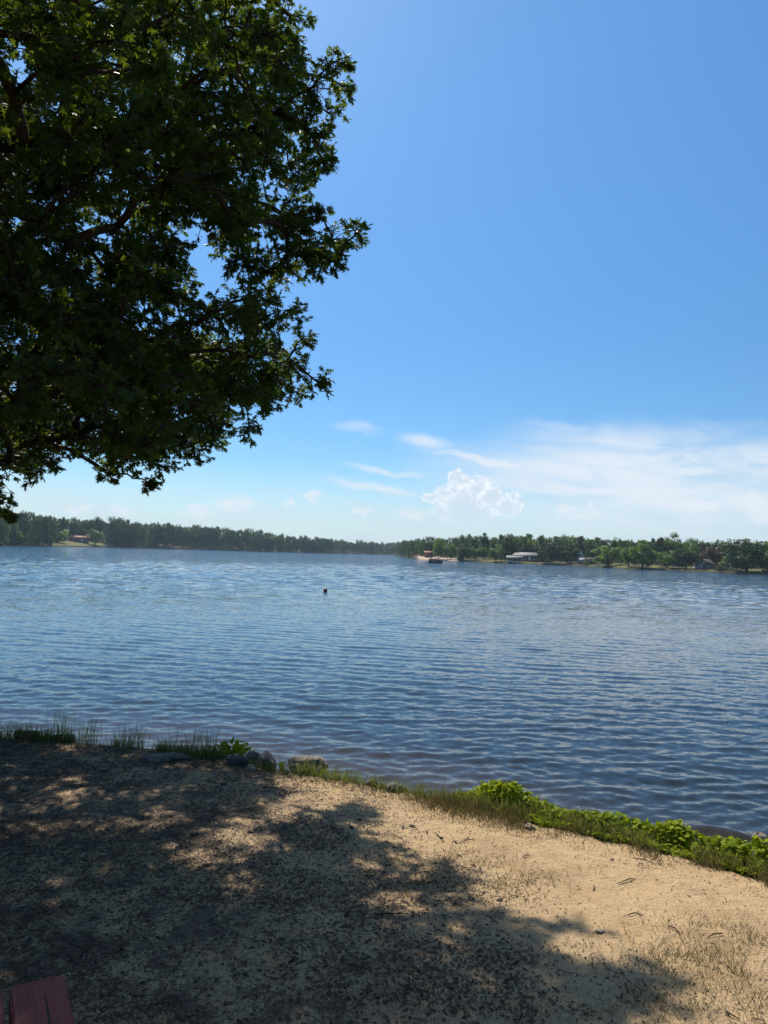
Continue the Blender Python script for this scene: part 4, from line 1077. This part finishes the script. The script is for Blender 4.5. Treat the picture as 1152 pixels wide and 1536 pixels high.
rock(338, 372, 1134, 1147, 'dark flat rock right under the broad leaved plant', M_rockd, 5, 0.6)
rock(352, 396, 1128, 1145, 'brown grey rock behind the dark flat rock by the broad leaved plant', M_rock, 6, 0.6, 0.12)
rock(379, 410, 1132, 1150, 'pointed grey boulder at the left end of the sunlit stones', M_rock, 7, 0.8, 0.05)
rock(428, 488, 1139, 1160, 'largest pale grey boulder on the bank behind the tall tuft', M_rock, 8, 0.7, 0.12)
rock(493, 512, 1157, 1167, 'small pale stone just right of the largest boulder', M_rockt, 9)
rock(549, 567, 1164, 1176, 'dark stone in the grass left of the tan stone', M_rockd, 10)
rock(564, 582, 1171, 1180, 'small tan stone between dark stone and angular grey rock', M_rockt, 11)
rock(580, 612, 1170, 1184, 'angular light grey rock at the right end of the bank stones', M_rock, 12, 0.6)
rock(786, 805, 1229, 1240, 'pale stone in the sand just below the tall vine mound', M_rockt, 13, 0.8, 0, 0.7)
rock(931, 951, 1249, 1259, 'grey stone half hidden in grass under the vines', M_rock, 14, 0.8)
rock(978, 996, 1270, 1277, 'flat pale stone in sand below the middle of the vines', M_rockt, 15, 0.8, 0, 0.6)
rock(1143, 1170, 1258, 1272, 'tan rock at the water on the right edge of the photo', M_rockt, 16, 0.8, 0.15)
rock(893, 908, 1395, 1400, 'flat pebble on the sunlit sand at the lower right', M_rockt, 17, 0.8, 0, 0.6)
rock(370, 383, 1148, 1155, 'small whitish stone in front of the flat rocks', M_rockt, 18)

# ------------------------------------------------------------------ picnic table
mt, T, out = new_mat('worn_red_paint')
tc = T.n('ShaderNodeTexCoord').outputs['Object']
v = T.vmath('MULTIPLY', tc, (14, 1.0, 14)); gr = T.noise(v, 3.0, 6, 0.65, 0.4); we = T.noise(tc, 9, 5, 0.6); crack = T.noise(T.vmath('MULTIPLY', tc, (40, 0.8, 40)), 2.0, 3, 0.5)
col = T.mix(T.ss(gr, 0.3, 0.7), (0.25, 0.052, 0.04), (0.16, 0.034, 0.028))
col = T.mix(T.ss(we, 0.58, 0.72, 0, 0.5), col, (0.20, 0.12, 0.10))
col = T.mix(T.ss(crack, 0.60, 0.68), col, (0.03, 0.015, 0.012))
T.L.new(bsdf(T, col, 0.6, 0.4, bump(T, T.math('ADD', gr, T.math('MULTIPLY', crack, -0.6)), 0.5, 0.006)).outputs[0], out.inputs[0])
M_redp = mt
TZ = 0.72
A = at_z(97, 1459, TZ); B = at_z(113, 1536, TZ); Lc = at_z(13, 1468, TZ)
ydir = unit((A - B)[:2]); xdir = np.array([ydir[1], -ydir[0]])
pw = float((A - Lc)[:2] @ xdir); gap = 0.012
table = thing('picnic_table', 'picnic table with worn red painted planks at the lower left corner', 'picnic table', (0, 0, 0))
yaw = math.atan2(-ydir[0], ydir[1])
NP = 5; LEN = 1.85
tw_ = NP * pw + (NP - 1) * gap
ctr = A[:2] - ydir * LEN / 2 - xdir * tw_ / 2
gz = float(ground_z(ctr[0], ctr[1], False))
table.location = (ctr[0], ctr[1], gz); table.rotation_euler = (0, 0, yaw)
TH = TZ - gz
def plank(name, cx, cz, w, L, th, parent):
    bm = bmesh.new(); c = 0.015
    pts = [(-w / 2, -L / 2 + c), (-w / 2 + c * 0.35, -L / 2 + c * 0.3), (-w / 2 + c, -L / 2), (w / 2 - c, -L / 2), (w / 2 - c * 0.35, -L / 2 + c * 0.3), (w / 2, -L / 2 + c), (w / 2, L / 2 - c), (w / 2 - c * 0.35, L / 2 - c * 0.3), (w / 2 - c, L / 2), (-w / 2 + c, L / 2), (-w / 2 + c * 0.35, L / 2 - c * 0.3), (-w / 2, L / 2 - c)]
    vs = [bm.verts.new((x_, y_, -th / 2)) for x_, y_ in pts]
    f = bm.faces.new(vs)
    ex = bmesh.ops.extrude_face_region(bm, geom=[f])
    for v_ in ex['geom']:
        if isinstance(v_, bmesh.types.BMVert): v_.co.z += th
    bmesh.ops.recalc_face_normals(bm, faces=bm.faces)
    bmesh.ops.bevel(bm, geom=[e for e in bm.edges if abs(e.verts[0].co.z - e.verts[1].co.z) < 1e-5], offset=0.004, segments=2, affect='EDGES')
    me = bpy.data.meshes.new(name); bm.to_mesh(me); bm.free()
    o = obj_of(name, me, M_redp, parent); o.location = (cx, 0, cz); return o
for k in range(NP): plank('tabletop_plank', tw_ / 2 - pw / 2 - k * (pw + gap), TH - 0.02, pw, LEN, 0.04, table)
for s in (-1, 1):
    for k in range(2): plank('seat_plank', s * (tw_ / 2 + 0.20 + k * 0.15), TH - 0.30, 0.14, LEN - 0.06, 0.04, table)
for y_ in (-0.62, 0.62):
    boxes('batten', [((0, y_, TH - 0.085), (tw_ - 0.1, 0.045, 0.085))], M_redp, table)
    boxes('seat_support', [((0, y_ + 0.05, TH - 0.365), (tw_ + 0.7, 0.045, 0.085))], M_redp, table)
    for s in (-1, 1):
        I = Inst(); tube_into(I, [(s * (tw_ / 2 + 0.16), y_ + 0.11, 0.0), (s * 0.22, y_ + 0.11, TH - 0.045)], [0.055, 0.055], 4); part('leg', I, M_redp, table)

# ------------------------------------------------------------------ haze
I = Inst(); box_into(I, (0, 700, 18.5), (3400, 2400, 46))
mt, T, out = new_mat('haze')
pv = T.n('ShaderNodeVolumePrincipled'); pv.inputs['Density'].default_value = 0.00017; pv.inputs['Color'].default_value = (0.62, 0.82, 1.0, 1); pv.inputs['Anisotropy'].default_value = 0.0
T.L.new(pv.outputs[0], out.inputs['Volume'])
tag(part('haze', I, mt, None), 'thin blue air haze over the lake', 'haze', kind='stuff')

# ------------------------------------------------------------------ render settings
S.render.engine = 'CYCLES'
S.view_settings.view_transform = 'Standard'; S.view_settings.look = 'None'; S.view_settings.exposure = 0.5; S.view_settings.gamma = 1.0
S.view_settings.use_curve_mapping = False
c = S.cycles
c.max_bounces = 8; c.diffuse_bounces = 3; c.glossy_bounces = 3; c.transmission_bounces = 4; c.transparent_max_bounces = 8; c.volume_bounces = 0
c.use_denoising = True; c.denoiser = 'OPENIMAGEDENOISE'
c.sample_clamp_indirect = 6.0
c.use_adaptive_sampling = True; c.adaptive_threshold = 0.01
